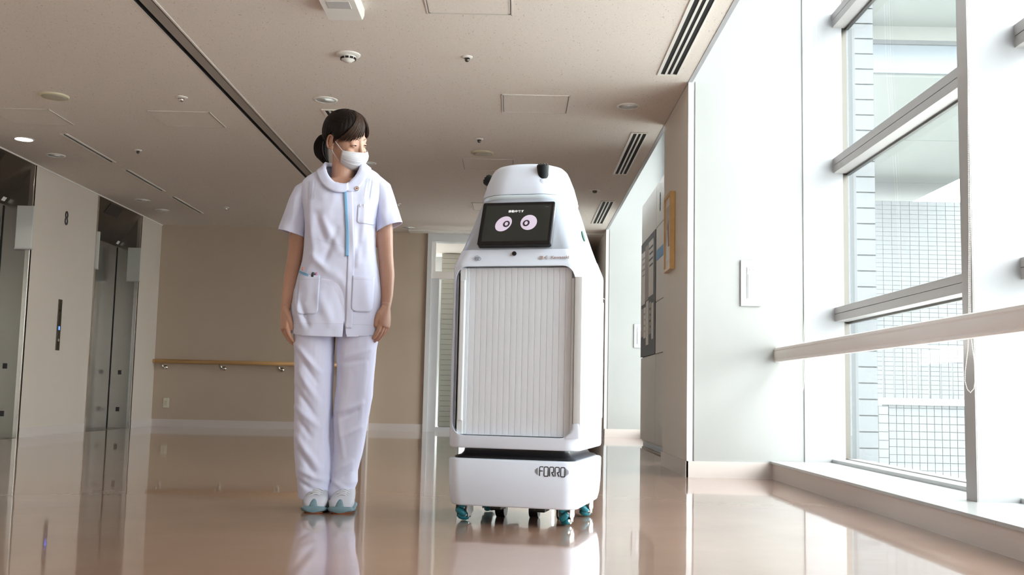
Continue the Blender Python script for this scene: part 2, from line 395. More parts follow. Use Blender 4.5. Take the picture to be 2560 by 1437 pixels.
for (y0, y1, z0, z1) in ((2.05, 2.42, 1.50, 2.06), (2.44, 2.68, 1.48, 2.05), (2.70, 2.99, 1.46, 2.02), (2.02, 2.17, 1.06, 1.42), (2.19, 2.36, 1.32-.2, 1.44), (2.40, 2.60, 1.40-.38, 1.47), (2.63, 2.80, 1.1, 1.42), (2.82, 3.0, 1.12, 1.42), (2.45, 2.6, .96, 1.0), (2.1, 2.4, .96, 1.04)):
    if z1-z0 < .1: continue
    p = MB().box(-.006, -.003, y0, y1, z0, z1).obj('notice', (paper, paper_g)[k % 3 == 1], nb)
    if k % 2 == 0:
        q = MB()
        for j in range(4): q.box(-.0065, -.005, y0+.03, y1-.03-.04*(j % 2), z1-.08-.06*j, z1-.06-.06*j)
        q.obj('print_block', (paper_g, board_m)[k % 4 == 0], p)
    k += 1
# framed picture on the pier side
fp = thing('framed_picture', 'gold wooden framed drawing hung on the shaded side of the pier', 'picture', (XR-.004, 7.275, 1.64), 0)
Lf, hf = .15, .27
f = MB()
for (a, b, c, d) in ((-Lf, Lf, hf-.022, hf), (-Lf, Lf, -hf, -hf+.022), (-Lf, -Lf+.022, -hf+.022, hf-.022), (Lf-.022, Lf, -hf+.022, hf-.022)): f.box(-.035, 0, a, b, c, d)
f.obj('frame', gold_wood, fp)
MB().box(-.024, -.004, -Lf+.02, Lf-.02, -hf+.02, hf-.02).obj('mount', paper, fp)
MB().box(-.0255, -.023, -Lf+.05, Lf-.05, -hf+.08, hf-.08).obj('drawing', photo_m, fp)
d = MB()
for i in range(6):
    a = i*.012; d.tube([(-.026, -.07+a, -.10), (-.026, -.04+a, .02+.01*i), (-.026, 0+a*.6, .10-.015*i)], .0015, 5)
d.obj('sketch_lines', ink_b, fp)
fp.location.x = XR-.004

# ---- glazed door at the end of the hall
d3 = empty_struct('door_3', (-1.14, 13.2, 0))
fr = MB()
fr.box(0, .055, -.03, .14, 0, ZC-.02); fr.box(1.72, 1.775, -.03, .14, 0, ZC-.02); fr.box(0, 1.775, -.02, .13, 2.40, ZC-.02)
fr.obj('door_frame', alum_l, d3)
MB().box(.055, 1.72, .0, .11, 1.93, 2.02).obj('door_head', rail_m, d3)
MB().box(.055, .10, .02, .09, 2.02, 2.40).obj('transom_stile', rail_m, d3)
MB().box(.10, 1.72, .05, .056, 2.02, 2.40).obj('transom_pane', glass_m, d3)
MB().box(.055, .155, .02, .09, 0, 1.93).obj('door_stile', mat('door_grey', (.50, .50, .51), .4), d3)
MB().box(.155, .93, .05, .056, .06, 1.93).obj('pane', glass_m, d3)
MB().box(.155, 1.72, .03, .08, 0, .06).box(.93, .98, .03, .08, .06, 1.93).obj('door_rail', mat('door_grey', (.50, .50, .51), .4), d3)
MB().box(.98, 1.72, .05, .056, .06, 1.93).obj('pane', glass_m, d3)
# covered porch behind the glazed door
pw = MB(); pw.box(-1.6, .62, 16.2, 16.35, -.1, 2.7)
struct('wall_porch', pw, mat('porch_grey', (.50, .50, .50), .7))
struct('wall_porch_left', MB().box(-1.7, -1.55, 13.5, 16.35, -.1, 2.05), mat('porch_grey', (.50, .50, .50), .7))
cp = MB()
for i in range(12): cp.box(-1.6, .62, 13.52+i*.24, 13.75+i*.24, 2.62, 2.68)
struct('ceiling_porch', cp, mat('porch_soffit', (.40, .42, .40), .6))
pc = thing('tiled_column', 'narrow tiled column seen through the glazed door at the end of the hall', 'column', (-1.10, 15.2, 0))
MB().box(.02, .30, .01, .29, 0, 2.6).obj('core', ext_joint, pc)
tile = MB().box(0, .30, 0, .30, .004, .074).mesh('tile'); tile.materials.append(mat('porch_tile', (.55, .56, .53), .5))
for i in range(35):
    o = bpy.data.objects.new('tile', tile); COL.objects.link(o); o.parent = pc; o.location = (0, 0, i*.074)

# ---- lifts
def lift(n, y0, y1):
    L = y1-y0; e = empty_struct('door_%d' % n, (XL, y0, 0)); dx = -.26
    # door leaves and slanted steel header with display
    MB().box(dx-.03, dx, 0, L/2-.002, 0, 2.13).obj('door_panel', steel, e)
    MB().box(dx-.03, dx, L/2+.002, L, 0, 2.13).obj('door_panel', steel, e)
    for a, b, c_ in ((L-.014, L, 1), (0, .014, 0)):
        MB().box(dx, -.02, a, b, 0, ZC).obj('jamb_panel', steel, e)
        MB().box(-.034, .006, a-.004 if c_ else a, b+.02 if c_ else b+.004, 0, ZC).box(-.034, .006, (-.022 if not c_ else L), (0 if not c_ else L+.022), 0, ZC).obj('jamb_trim', chrome, e, bevel=.001)
    hd = MB(); hd.loft([[(0, y, ZC), (dx, y, 2.13), (dx-.03, y, 2.13), (dx-.03, y, ZC)] for y in (0.012, L-.012)])
    h = hd.obj('header', steel_d, e)
    # tilted black indicator panel on the header
    v = Vector((-dx, 0, ZC-2.13)).normalized(); nn = Vector((v.z, 0, -v.x))
    def slab(s0, s1, a, b, t, nm, m, par):
        P0 = Vector((dx, 0, 2.13)); q = []
        for y in (a, b):
            q.append([P0+v*s0+Vector((0, y, 0)), P0+v*s1+Vector((0, y, 0)), P0+v*s1+nn*t+Vector((0, y, 0)), P0+v*s0+nn*t+Vector((0, y, 0))])
        return MB().loft(q).obj(nm, m, par)
    slab(.31, .44, L*.29, L*.58, .004, 'display', black, e)
    slab(.03, .07, L*.915, L*.965, .002, 'sticker', paper, h)
    # lamp hoods on both jambs
    for ya in (L-.036, .004):
        hh = MB().box(-.125, .028, ya, ya+.032, 1.72, 2.12).obj('hall_lantern', frosted, e, bevel=.003)
        MB().box(-.128, .030, ya-.001, ya+.033, 1.715, 1.725).obj('lantern_rim', alum, hh)
    for z in (.19, .62): MB().box(-.165, -.125, L-.019, L-.012, z, z+.05).obj('sensor', black, e)
    MB().box(dx, dx+.006, L-.022, L-.014, .003, 2.12).obj('door_gap', black_matt, e)
    MB().box(dx, -.0, 0, L, -.001, .003).obj('threshold', steel, e)
lift(1, *E1); lift(2, *E2)
struct('wall_shaft', MB().box(XL-.5, XL-.3, 7.5, 13, -.05, ZC+.2), wall_side)
# call panel and floor number between the lifts
cpn = thing('lift_call_panel', 'slim dark steel lift call panel with small blue light on the wall between the lifts', 'call panel', (XL, 10.25, .82))
MB().box(-.002, .008, -.038, .038, 0, .50).obj('plate', steel_d, cpn, bevel=.001)
for z, m in ((.39, black), (.10, ink_b)): MB().cyl((.007, 0, z), (.012, 0, z), .014, 14).obj('button', m, cpn)
MB().box(.007, .010, -.013, .013, .20, .235).obj('screen', mat('blue_led', (.05, .12, .9), .4, emit=2.), cpn)
fn = thing('floor_number', 'dark numeral 8 on the beige wall between the two lifts', 'sign', (XL+.001, 10.265, 2.125))
text_mesh('8', .20, ink, fn, 'numeral', .003, (.003, 0, 0), (PI/2, 0, PI/2), sx=.78)
# wooden rail on the back wall
wr = thing('wooden_handrail', 'round oak handrail on the tan wall at the back of the hall', 'handrail', (0, YB, 0))
MB().tube([(-4.52, -.055, .803), (-2.12, -.055, .803)], .026, 14).obj('bar', wood, wr, smooth=True)
MB().tube([(-4.56, -.055, .803), (-4.52, -.055, .803)], .024, 14).obj('end_cap', wood, wr)
wr.location.x = .06
for x in (-4.40, -3.67, -2.95, -2.2):
    b = MB().tube([(x-.03, -.055, .785), (x-.03, -.055, .745), (x-.012, -.04, .727)], .008, 8).obj('bracket', chrome, wr, smooth=True)
    MB().cyl((x, -.03, .73), (x, .0, .73), .024, 16).obj('bracket_rose', chrome, b, smooth=True)
so = thing('wall_socket', 'cream wall socket low on the tan wall below the oak handrail', 'socket', (-4.316, YB-.001, .29))
MB().box(-.036, .036, -.008, .001, -.058, .058).obj('plate', mat('cream_plastic', (.66, .62, .50), .4), so, bevel=.002)
MB().box(-.016, .016, -.012, -.006, -.03, .03).obj('outlet', mat('cream_plastic2', (.56, .52, .42), .4), so, bevel=.002)

# ---- ceiling fittings
def downlight(x, y, r, label, on=False):
    t = thing('downlight', label, 'ceiling light', (x, y, ZC), 0, 'recessed round downlights')
    autosmooth(MB().loft([[(rr*math.cos(2*PI*k/28), rr*math.sin(2*PI*k/28), z) for k in range(28)] for rr, z in ((r*.80, .0), (r*.82, -.006), (r*.97, -.005), (r, 0.001))], cap=False).obj('trim_ring', ceil_white, t), 1.2)
    MB().lathe([(r*.80, -.002), (r*.76, -.001), (.001, .0)] if on else [(r*.81, -.0035), (r*.55, -.001), (.001, -.001)], 28).obj('lamp' if on else 'reflector', lit if on else dl_in, t, smooth=not on)
    if on:
        l = bpy.data.lights.new('downlight_lamp', 'SPOT'); l.energy = 6; l.spot_size = 2.2; l.color = (1, .93, .88); l.shadow_soft_size = .05
        o = bpy.data.objects.new('downlight_lamp', l); o.parent = t; o.location = (0, 0, -.03); COL.objects.link(o)
for a in ((-4.14, 8.558, .085, 'glowing round downlight near the left edge, the only one lit', True),
          (-4.135, 9.154, .085, 'unlit round downlight just behind the lit one'),
          (-4.125, 11.319, .085, 'unlit downlight above the second lift, nearer of the pair'),
          (-4.122, 11.946, .085, 'unlit downlight above the second lift, farther of the pair'),
          (-1.37, 7.18, .086, 'unlit downlight in the ceiling just above the nurse head'),
          (.758, 7.185, .082, 'unlit downlight in the shaded ceiling beside the pier'),
          (-1.36, 9.214, .08, 'unlit downlight in the ceiling seen just right of the face mask'),
          (-1.361, 12.865, .08, 'small distant downlight above the back wall right of the sleeve')): downlight(*a)
def speaker(x, y, r, label):
    t = thing('ceiling_speaker', label, 'speaker', (x, y, ZC), 0, 'round ceiling speakers')
    autosmooth(MB().lathe([(r, .0), (r, -.008), (r*.93, -.014), (r*.90, -.012)], 32).obj('rim', mat('aged_plastic', (.56, .50, .35), .5), t), 1.2)
    MB().lathe([(r*.9, -.011), (r*.6, -.016), (.001, -.018)], 32).obj('mesh_cover', speaker_m, t, smooth=True)
speaker(-3.30, 7.221, .102, 'round yellowed ceiling speaker at the upper left')
speaker(-.314, 8.708, .095, 'round flat ceiling speaker above and left of the robot')
def sprinkler(x, y, r, label, metal=True):
    t = thing('sprinkler', label, 'sprinkler', (x, y, ZC), 0, 'small ceiling sensors and sprinklers')
    autosmooth(MB().lathe([(r, .0), (r, -.004), (r*.6, -.010), (r*.55, -.004)], 20).obj('flange', ceil_white, t), 1.)
    MB().lathe([(r*.42, .0), (r*.42, -.022), (r*.3, -.030), (r*.05, -.032)], 14).obj('head', chrome if metal else steel_d, t, smooth=True)
for a in ((-2.39, 7.195, .043, 'small shiny sprinkler at the upper left between the two hatches'),
          (-3.30, 8.88, .032, 'small ceiling sensor right of the nearest slot diffuser', False),
          (-3.30, 11.666, .033, 'tiny distant sprinkler left of the nurse shoulder'),
          (-.33, 6.176, .033, 'dark-nosed ceiling sensor at the top centre', False),
          (-.325, 8.227, .033, 'small sensor right in front of the flat ceiling speaker', False),
          (-1.306, 11.2, .035, 'tiny sprinkler by the nurse right sleeve'),
          (-.313, 10.26, .033, 'tiny sensor just behind the left antenna of the robot', False),
          (.755, 10.227, .055, 'flat sensor in the ceiling right of the robot top', False)): sprinkler(*a)
sd = thing('smoke_detector', 'white domed smoke detector with vents in the upper middle of the ceiling', 'smoke detector', (-1.052, 6.176, ZC))
autosmooth(MB().lathe([(.074, 0), (.074, -.006), (.060, -.014), (.05, -.014)], 32).obj('base', ceil_white, sd), 1.)
autosmooth(MB().lathe([(.046, -.010), (.046, -.022), (.040, -.036), (.028, -.040), (.024, -.047), (.002, -.049)], 28).obj('dome', ceil_white, sd), 1.)
for i in range(10):
    a = 2*PI*i/10; o = MB().box(-.010, .010, .0405, .0475, -.034, -.022).obj('vent', black, sd); o.rotation_euler = (0, 0, a)
hatch_m = mat('hatch_frame', (.60, .55, .50), .5)
def hatch(x0, x1, y0, y1, label):
    t = thing('ceiling_hatch', label, 'hatch', ((x0+x1)/2, (y0+y1)/2, ZC), 0, 'square ceiling access hatches'); a = (x1-x0)/2; b = (y1-y0)/2
    g = MB()
    for k, (i, o) in enumerate(((.022, .0), (.012, .012))): pass
    for (p, q, r_, s_) in ((-a, a, -b, -b+.009), (-a, a, b-.009, b), (-a, -a+.009, -b, b), (a-.009, a, -b, b)): g.box(p, q, r_, s_, -.005, .004)
    g.obj('frame', hatch_m, t, bevel=.001)
    g = MB(); c, d_ = a-.014, b-.014
    for (p, q, r_, s_) in ((-c, c, -d_, -d_+.008), (-c, c, d_-.008, d_), (-c, -c+.008, -d_, d_), (c-.008, c, -d_, d_)): g.box(p, q, r_, s_, -.004, .004)
    g.obj('inner_frame', hatch_m, t)
    MB().box(-a+.009, a-.009, -b+.009, b-.009, -.0008, .002).obj('gap', seam_d, t)
    MB().box(-c+.008, c-.008, -d_+.008, d_-.008, -.0028, .002).obj('lid', ceil_m, t)
seam_d = mat('gap_shade', (.20, .17, .15), .8)
hatch(-3.97, -3.50, 7.585, 8.045, 'square access hatch at the left above the first lift')
hatch(-2.77, -2.30, 7.57, 8.02, 'square access hatch between the first hatch and the dark track')
hatch(-.514, -.052, 4.99, 5.455, 'access hatch cut by the top edge of the picture')
hatch(-.132, .340, 6.955, 7.41, 'access hatch in the middle of the ceiling, above the robot right side')
hatch(-.508, -.043, 8.93, 9.40, 'access hatch just behind the flat ceiling speaker, partly hidden by the robot')
hatch(-.505, -.04, 11.05, 11.52, 'distant access hatch mostly hidden behind the robot')
def diffuser(x0, x1, y0, y1, label, slots=3):
    t = thing('air_diffuser', label, 'air vent', ((x0+x1)/2, (y0+y1)/2, ZC), 0, 'long three-slot air diffusers'); a = (x1-x0)/2; b = (y1-y0)/2
    MB().box(-a+.004, a-.004, -b+.004, b-.004, -.0015, .003).obj('cavity', black_matt, t)
    m = a*.30 if slots == 3 else .012
    MB().box(-a, -a+m, -b+.018, b-.018, -.007, .004).box(a-m*.5, a, -b+.018, b-.018, -.007, .004).box(-a, a, -b, -b+.018, -.007, .004).box(-a, a, b-.018, b, -.007, .004).obj('frame', grille, t)
    u0, u1 = -a+m, a-m*.5; w_ = (u1-u0)/slots
    for i in range(1, slots): MB().box(u0+w_*i-w_*.20, u0+w_*i+w_*.20, -b+.018, b-.018, -.006, .003).obj('blade', grille, t)
diffuser(.858, .990, 3.95, 6.45, 'nearest three-slot air diffuser in the ceiling at the top right')
diffuser(.860, .990, 7.915, 9.45, 'second three-slot air diffuser from the near end, beyond the pier')
diffuser(.866, 1.005, 10.79, 12.24, 'farthest three-slot air diffuser, smallest in view on the right')
diffuser(-1.447, -1.315, 7.43, 8.9, 'air diffuser in the ceiling half hidden behind the nurse head')
for i, (a, b, lb) in enumerate(((8.36, 9.37, 'nearest single-slot air diffuser, above the first lift'), (9.737, 10.729, 'middle single-slot air diffuser above the wall between the lifts'), (11.09, 12.08, 'farthest single-slot air diffuser above the second lift'))):
    t = thing('slot_diffuser', lb, 'air vent', (-3.715, a, ZC), 0, 'single-slot air diffusers over the lift side')
    MB().box(-.024, .024, 0, b-a, -.0015, .003).obj('cavity', black_matt, t)
    MB().box(-.030, -.010, -.02, b-a+.02, -.006, .003).box(.012, .032, -.02, b-a+.02, -.006, .003).obj('frame', grille, t, bevel=.001)
    MB().box(-.004, .003, 0, b-a, -.006, .002).obj('blade', steel_d, t)
# ceiling track (shutter rail)
tr = thing('ceiling_track', 'long dark metal track recessed along the ceiling at the left', 'track', (-2.003, YF, ZC))
Lt = YB-YF
MB().box(-.059, .058, 0, Lt, .03, .058).box(-.0555, -.051, 0, Lt, -.001, .029).obj('channel', black_matt, tr)
MB().box(-.062, -.056, 0, Lt, -.002, .04).box(.050, .062, 0, Lt, -.006, .04).obj('flange', hatch_m, tr, bevel=.001)
MB().box(-.026, .038, 0, Lt, -.001, .03).obj('closing_plate', mat('track_plate', (.30, .27, .24), .5), tr)
# white projector-like ceiling box at the top edge
bx = thing('ceiling_unit', 'white plastic box mounted on the ceiling at the top edge of the picture', 'ceiling unit', (-.945, 5.27, ZC))
autosmooth(MB().loft([[(x, y, z) for x, y in rrect(.100*s, .17*s, .02, 4)] for s, z in ((1, 0), (1, -.03), (.94, -.055), (.90, -.06))]).obj('housing', ceil_white, bx), .5)
MB().box(-.06, .06, -.12, -.02, -.063, -.058).obj('lens_cover', alum_l, bx, bevel=.002)

# ================================================================ EXTERIOR
ext_joint2 = mat('exterior_joint_pale', (.075, .08, .08), .8)
def tiled_face(name, label, x0, x1, y, z0, z1, tw, thh, gap, dep=.3, joint=ext_joint, limit=300, group=None):
    """frontal wall: every tile of the nearest courses is a part; joints are the recessed core"""
    t = thing(name, label, 'building' if dep > 1 else 'pillar', (x0, y, z0), 0, group)
    W_, H_ = x1-x0, z1-z0
    MB().box(0.002, W_, .010, dep, 0, H_).obj('core', joint, t)
    nx = max(1, int(round(W_/tw))); nz = int(round(H_/thh)); tw = W_/nx; thh = H_/nz
    me = MB().box(gap/2, tw-gap/2, 0, .02, gap/2, thh-gap/2).mesh('tile'); me.materials.append(ext_tile)
    n = 0; rest = MB()
    for j in range(nz):
        for i in range(nx):
            if n < limit:
                o = bpy.data.objects.new('tile', me); COL.objects.link(o); o.parent = t; o.location = (i*tw, 0, j*thh)
            else: rest.box(i*tw+gap/2, (i+1)*tw-gap/2, 0, .02, j*thh+gap/2, (j+1)*thh-gap/2)
            n += 1
    if n > limit: rest.obj('tiles', ext_tile, t)['kind'] = 'stuff'
    return t
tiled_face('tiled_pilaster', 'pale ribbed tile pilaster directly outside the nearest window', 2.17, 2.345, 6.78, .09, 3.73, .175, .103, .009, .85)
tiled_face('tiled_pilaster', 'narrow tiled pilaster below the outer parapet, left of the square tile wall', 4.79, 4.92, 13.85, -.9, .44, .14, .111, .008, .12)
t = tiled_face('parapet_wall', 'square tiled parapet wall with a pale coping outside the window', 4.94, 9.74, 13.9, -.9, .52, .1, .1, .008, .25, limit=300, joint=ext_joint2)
MB().box(-.17, 4.85, -.06, .31, 1.36, 1.45).obj('coping', ext_cream, t)
ra = thing('terrace_railing', 'grey metal terrace railing above the outer parapet', 'railing', (4.45, 14.1, .52))
MB().box(0, 5.1, -.02, .02, .70, .74).obj('top_rail', ext_cream, ra)
pm = MB().box(-.008, .008, -.008, .008, 0, .70).mesh('post'); pm.materials.append(ext_rail)
for i in range(33):
    o = bpy.data.objects.new('post', pm); COL.objects.link(o); o.parent = ra; o.location = (.03+i*.155, 0, 0)
MB().box(3.0, 3.04, .1, .14, 0, .66).tube([(3.02, .12, .3), (3.12, .12, .3), (3.14, .12, .0)], .012, 6).obj('pipe', ext_rail, ra)
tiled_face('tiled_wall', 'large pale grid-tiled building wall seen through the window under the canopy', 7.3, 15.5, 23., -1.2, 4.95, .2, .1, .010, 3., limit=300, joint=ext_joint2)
cn = thing('canopy', 'grey soffit of the overhead building wing outside the window', 'building', (2.6, 16.1, 5.6))
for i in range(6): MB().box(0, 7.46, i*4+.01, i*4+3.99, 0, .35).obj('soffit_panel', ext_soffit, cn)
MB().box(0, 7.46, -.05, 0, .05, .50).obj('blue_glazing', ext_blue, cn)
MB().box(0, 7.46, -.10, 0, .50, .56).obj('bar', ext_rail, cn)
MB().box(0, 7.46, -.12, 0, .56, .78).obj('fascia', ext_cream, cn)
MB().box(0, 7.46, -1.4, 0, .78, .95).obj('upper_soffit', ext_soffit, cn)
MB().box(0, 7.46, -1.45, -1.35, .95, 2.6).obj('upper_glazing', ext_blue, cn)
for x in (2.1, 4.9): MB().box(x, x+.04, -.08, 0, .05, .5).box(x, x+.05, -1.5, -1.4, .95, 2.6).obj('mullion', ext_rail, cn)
struct('ground_terrace', MB().box(GX+.05, 60, -30, 60, -1.0, -.9), ext_deck)
struct('wall_outer', MB().box(GX-.02, GX+.06, 6.60, 7.68, -1, 3.9).box(GX-.02, GX+.06, .53, 1.61, -1, 3.9).box(GX, GX+.2, YF-.3, 12.7, -1, .08).box(GX, GX+.2, YF-.3, 12.7, ZT, ZT+.3), ext_tile)

# ================================================================ ROBOT
TH = math.radians(14)
rob = thing('service_robot', 'white wheeled delivery robot with an eyed tablet face and shuttered front, beside the nurse', 'robot', (.06, 4.23, 0), -TH)
HW, HD = .26, .275
def shell(name, secs, m, n=8, cap=True, ang=.5):
    return autosmooth(MB().loft([[(x, y, z) for x, y in rrect(hx, hy, r, n, cx, cy)] for z, hx, hy, r, cx, cy in secs], cap).obj(name, m, rob), ang)
shell('base_shell', [(.068, .243, .258, .055, 0, 0), (.072, .247, .262, .058, 0, 0), (.10, .254, .269, .06, 0, 0), (.15, .258, .273, .06, 0, 0), (.236, .260, .275, .06, 0, 0), (.243, .257, .272, .058, 0, 0), (.245, .252, .267, .055, 0, 0)], rob_w)
# rubber bellows with a waist
shell('bellows', [(.243, .235, .25, .035, 0, 0), (.249, .238, .253, .035, 0, 0), (.254, .232, .247, .035, 0, 0), (.258, .216, .231, .03, 0, 0), (.268, .208, .223, .03, 0, 0), (.28, .206, .221, .03, 0, 0), (.292, .208, .223, .03, 0, 0)], black, ang=.9)
# body shell: boolean of a lofted shell minus the shutter opening
bs = MB(); secs = [(.284, .251, .266, .052), (.287, .256, .271, .055), (.295, .259, .274, .056), (.60, .260, .275, .056), (.975, .259, .274, .056), (.985, .258, .272, .056), (1.000, .253, .265, .056), (1.043, .236, .2535, .055)]
bs.loft([[(x, y, z) for x, y in rrect(hx, hy, r, 8)] for z, hx, hy, r in secs])
bo = bs.obj('body_shell', rob_w, rob)
ct = MB(); c_ = [(x, z) for x, z in rrect(.235, .323, .048, 6, 0, 0)]
ct.loft([[(x-.0045, y, z+.654) for x, z in c_] for y in (-.4, -.235)])
cut = ct.obj('cutter', rob_w, rob)
ct2 = MB().box(.205, .4, -.4, -.262, .395, .938); cut2 = ct2.obj('cutter2', rob_w, rob, bevel=.008)
for cobj in (cut, ):
    md = bo.modifiers.new('b', 'BOOLEAN'); md.operation = 'DIFFERENCE'; md.solver = 'EXACT'; md.object = cobj
me = evald(bo); bo.modifiers.clear(); bo.data = me
for o in (cut, cut2): bpy.data.objects.remove(o)
if not bo.data.materials: bo.data.materials.append(rob_w)
autosmooth(bo, .45)
# shutter: handle stile then 17 slats
MB().box(-.2345, .229, -.2365, -.2345, .332, .975).obj('shutter_backing', black_matt, rob); MB().box(-.186, .227, -.2485, -.2372, .334, .972).obj('shutter_liner', mat('liner_grey', (.30, .30, .31), .6), rob)
hs = MB().box(-.222, -.198, -.262, -.238, .334, .972).obj('shutter_stile', rob_slat2, rob, bevel=.002)
MB().box(-.219, -.199, -.270, -.260, .385, .925).obj('pull_bar', rob_slat2, hs, bevel=.004)
MB().box(-.1975, -.186, -.256, -.238, .334, .972).obj('shutter_edge', rob_slat2, rob, bevel=.001)
sl = [(-.01165, -.010), (-.0114, -.0119), (-.004, -.0122), (.006, -.0122), (.0114, -.0119), (.01165, -.010)]
sm = MB().loft([[(x, y, z) for x, y in sl+[(.0117, 0), (-.0117, 0)]] for z in (0, .638)]).mesh('slat'); sm.materials.append(rob_slat)
for i in range(17):
    o = bpy.data.objects.new('slat', sm); COL.objects.link(o); o.parent = rob; o.location = (-.1735+i*.0236, -.240, .334)
# shutter guide and latch foot on the right
MB().box(.218, .228, -.262, -.238, .335, .93).obj('shutter_guide', rob_slat2, rob, bevel=.001)
autosmooth(MB().loft([[(x, y, z) for x, y in rrect(.0155, .012, .005, 3, .2465, -.2635)] for z in (.372, .376, .928, .934)]).obj('corner_bar', mat('bar_grey', (.62, .63, .65), .35), rob), .5)
ft = MB(); ft.loft([[(x, y, z) for x, y in rrect(hx, .020, .012, 4, cx, -.2575)] for z, hx, cx in ((.331, .033, .231), (.338, .031, .233), (.350, .023, .241), (.366, .019, .2445), (.382, .018, .245), (.386, .014, .245))])
autosmooth(ft.obj('latch_foot', rob_w, rob), .5)
# side hatch on the right-hand side
MB().box(.258, .2625, -.05, .22, .40, .88).obj('side_hatch', mat('robot_white2', (.72, .75, .80), .35), rob, bevel=.004)
MB().box(.2585, .2605, -.22, .255, .897, .899).obj('side_seam', alum, rob)
# silver head shell, cap, led ring
shell('head_shell', [(1.041, .2345, .2525, .055, 0, 0), (1.045, .2338, .2515, .056, 0, 0), (1.10, .218, .229, .065, -.002, 0), (1.16, .204, .202, .08, -.004, 0), (1.22, .192, .182, .10, -.006, 0), (1.256, .184, .170, .12, -.008, 0)], rob_s, 10)
shell('led_ring', [(1.256, .184, .170, .12, -.008, 0), (1.262, .1855, .1725, .12, -.008, 0), (1.270, .185, .172, .12, -.008, 0), (1.273, .183, .170, .12, -.008, 0)], led_ring, 10, ang=1.)
shell('seam_ring', [(1.272, .180, .167, .12, -.008, 0), (1.2745, .180, .167, .12, -.008, 0)], black, 10)
shell('head_cap', [(1.2745, .184, .171, .125, -.009, 0), (1.279, .1845, .1715, .125, -.009, 0), (1.33, .172, .160, .125, -.010, 0), (1.375, .155, .146, .12, -.010, 0), (1.392, .147, .138, .12, -.010, 0), (1.402, .136, .128, .115, -.010, 0), (1.409, .115, .108, .10, -.010, 0), (1.413, .08, .075, .07, -.010, 0), (1.415, .03, .03, .028, -.010, 0)], rob_w, 12, ang=.9)
# antenna pods
def antenna(bx_, by, bz, dr, ln=.058, r=.021):
    d = Vector(dr).normalized(); p = Vector((bx_, by, bz))
    pod = autosmooth(MB().tube([p-d*.075, p-d*.03, p-d*.004, p+d*.004, p+d*.006], [.052, .040, .032, .027, .02], 24).obj('antenna_pod', rob_w, rob), .8)
    a = autosmooth(MB().tube([p+d*.004, p+d*.012, p+d*.030, p+d*(ln-.01), p+d*(ln-.003), p+d*ln], [r*.92, r*.92, r*.95, r*1.04, r*.98, r*.8], 24).obj('antenna', mat('antenna_rubber', (.006, .009, .010), .6, spec=.3), rob), .5)
    g = MB(); e1 = d.cross(Vector((0, 1, 0))).normalized(); e2 = d.cross(e1)
    for k in range(8):
        c = p+d*(ln-.002)+(e1*math.cos(k*PI/4)+e2*math.sin(k*PI/4))*r*.7
        g.tube([c-d*.006, c+d*.004], .0035, 6)
    g.obj('knurl', black, a)
antenna(.070, -.130, 1.340, (.03, -.33, 1.), .060, .0235)
antenna(-.156, .0, 1.345, (-.85, .0, .60), .056, .0235)
MB().cyl((.195, -.0, 1.125), (.213, .0, 1.13), .022, 20).obj('call_button', green, rob, smooth=False)
# tablet face : plane leaning back
sl_ = math.atan2(.08, .18)
def tab(mb, name, m, parent, y, bevel=0, mth=None):
    o = mb.obj(name, m, parent, bevel=bevel); return o
tabo = MB(); TZ0, TZ1 = 1.054, 1.236
cx0 = -.0105; cz = 1.145; cyy = -.2255
Rt = Matrix.Translation((cx0, cyy, cz)) @ Matrix.Rotation(-sl_, 4, 'X') @ Matrix.Rotation(math.radians(0), 4, 'Z')
HT = .0985
body = MB(); body.loft([[(x, y, z) for x, z in rrect(.1445-e, HT-e, .008, 4)] for y, e in ((-.010, .003), (-.008, .0), (.012, 0), (.014, .002))]).obj('tablet', glass_blk, rob)
body = rob.children[-1] if False else [o for o in rob.children if o.name.startswith('tablet')][0]
body.matrix_local = Rt
MB().box(-.129, .131, -.0108, -.0095, -.083, .083).obj('screen', scr_m, body)
def disc(cx, cz, rx, rz, m, name, y, parent, shear=0., n=36):
    f_ = [(cx+rx*math.cos(2*PI*k/n)+shear*rz*math.sin(2*PI*k/n), cz+rz*math.sin(2*PI*k/n)) for k in range(n)]
    return MB().loft([[(x, yy, z) for x, z in f_] for yy in (y, y+.0006)]).obj(name, m, parent)
e1 = disc(-.050, -.0035, .0315, .0345, eye_m, 'screen_eye', -.0115, body, .22)
e2 = disc(.050, .001, .0325, .0345, eye_m, 'screen_eye', -.0115, body, .02)
for e, px_, pz_ in ((e1, -.038, -.0045), (e2, .0405, -.0025)):
    disc(px_, pz_, .0135, .0145, pup_m, 'pupil', -.0122, body, .10)
    disc(px_, pz_, .0062, .0082, eye_m, 'pupil_centre', -.0129, body, .10)
text_mesh('移動中です', .0125, txt_m, body, 'screen_text', .0002, (-.006, -.0113, .053), (PI/2, 0, 0))
text_mesh('~~~', .008, ink_b, body, 'status_text', .0002, (.115, -.0113, .073), (PI/2, 0, 0))
MB().box(.1440, .1452, -.004, .010, -.090, .090).obj('tablet_edge', chrome, body)
MB().box(-.12, .12, .010, .05, -.085, .06).obj('tablet_mount', black, body)
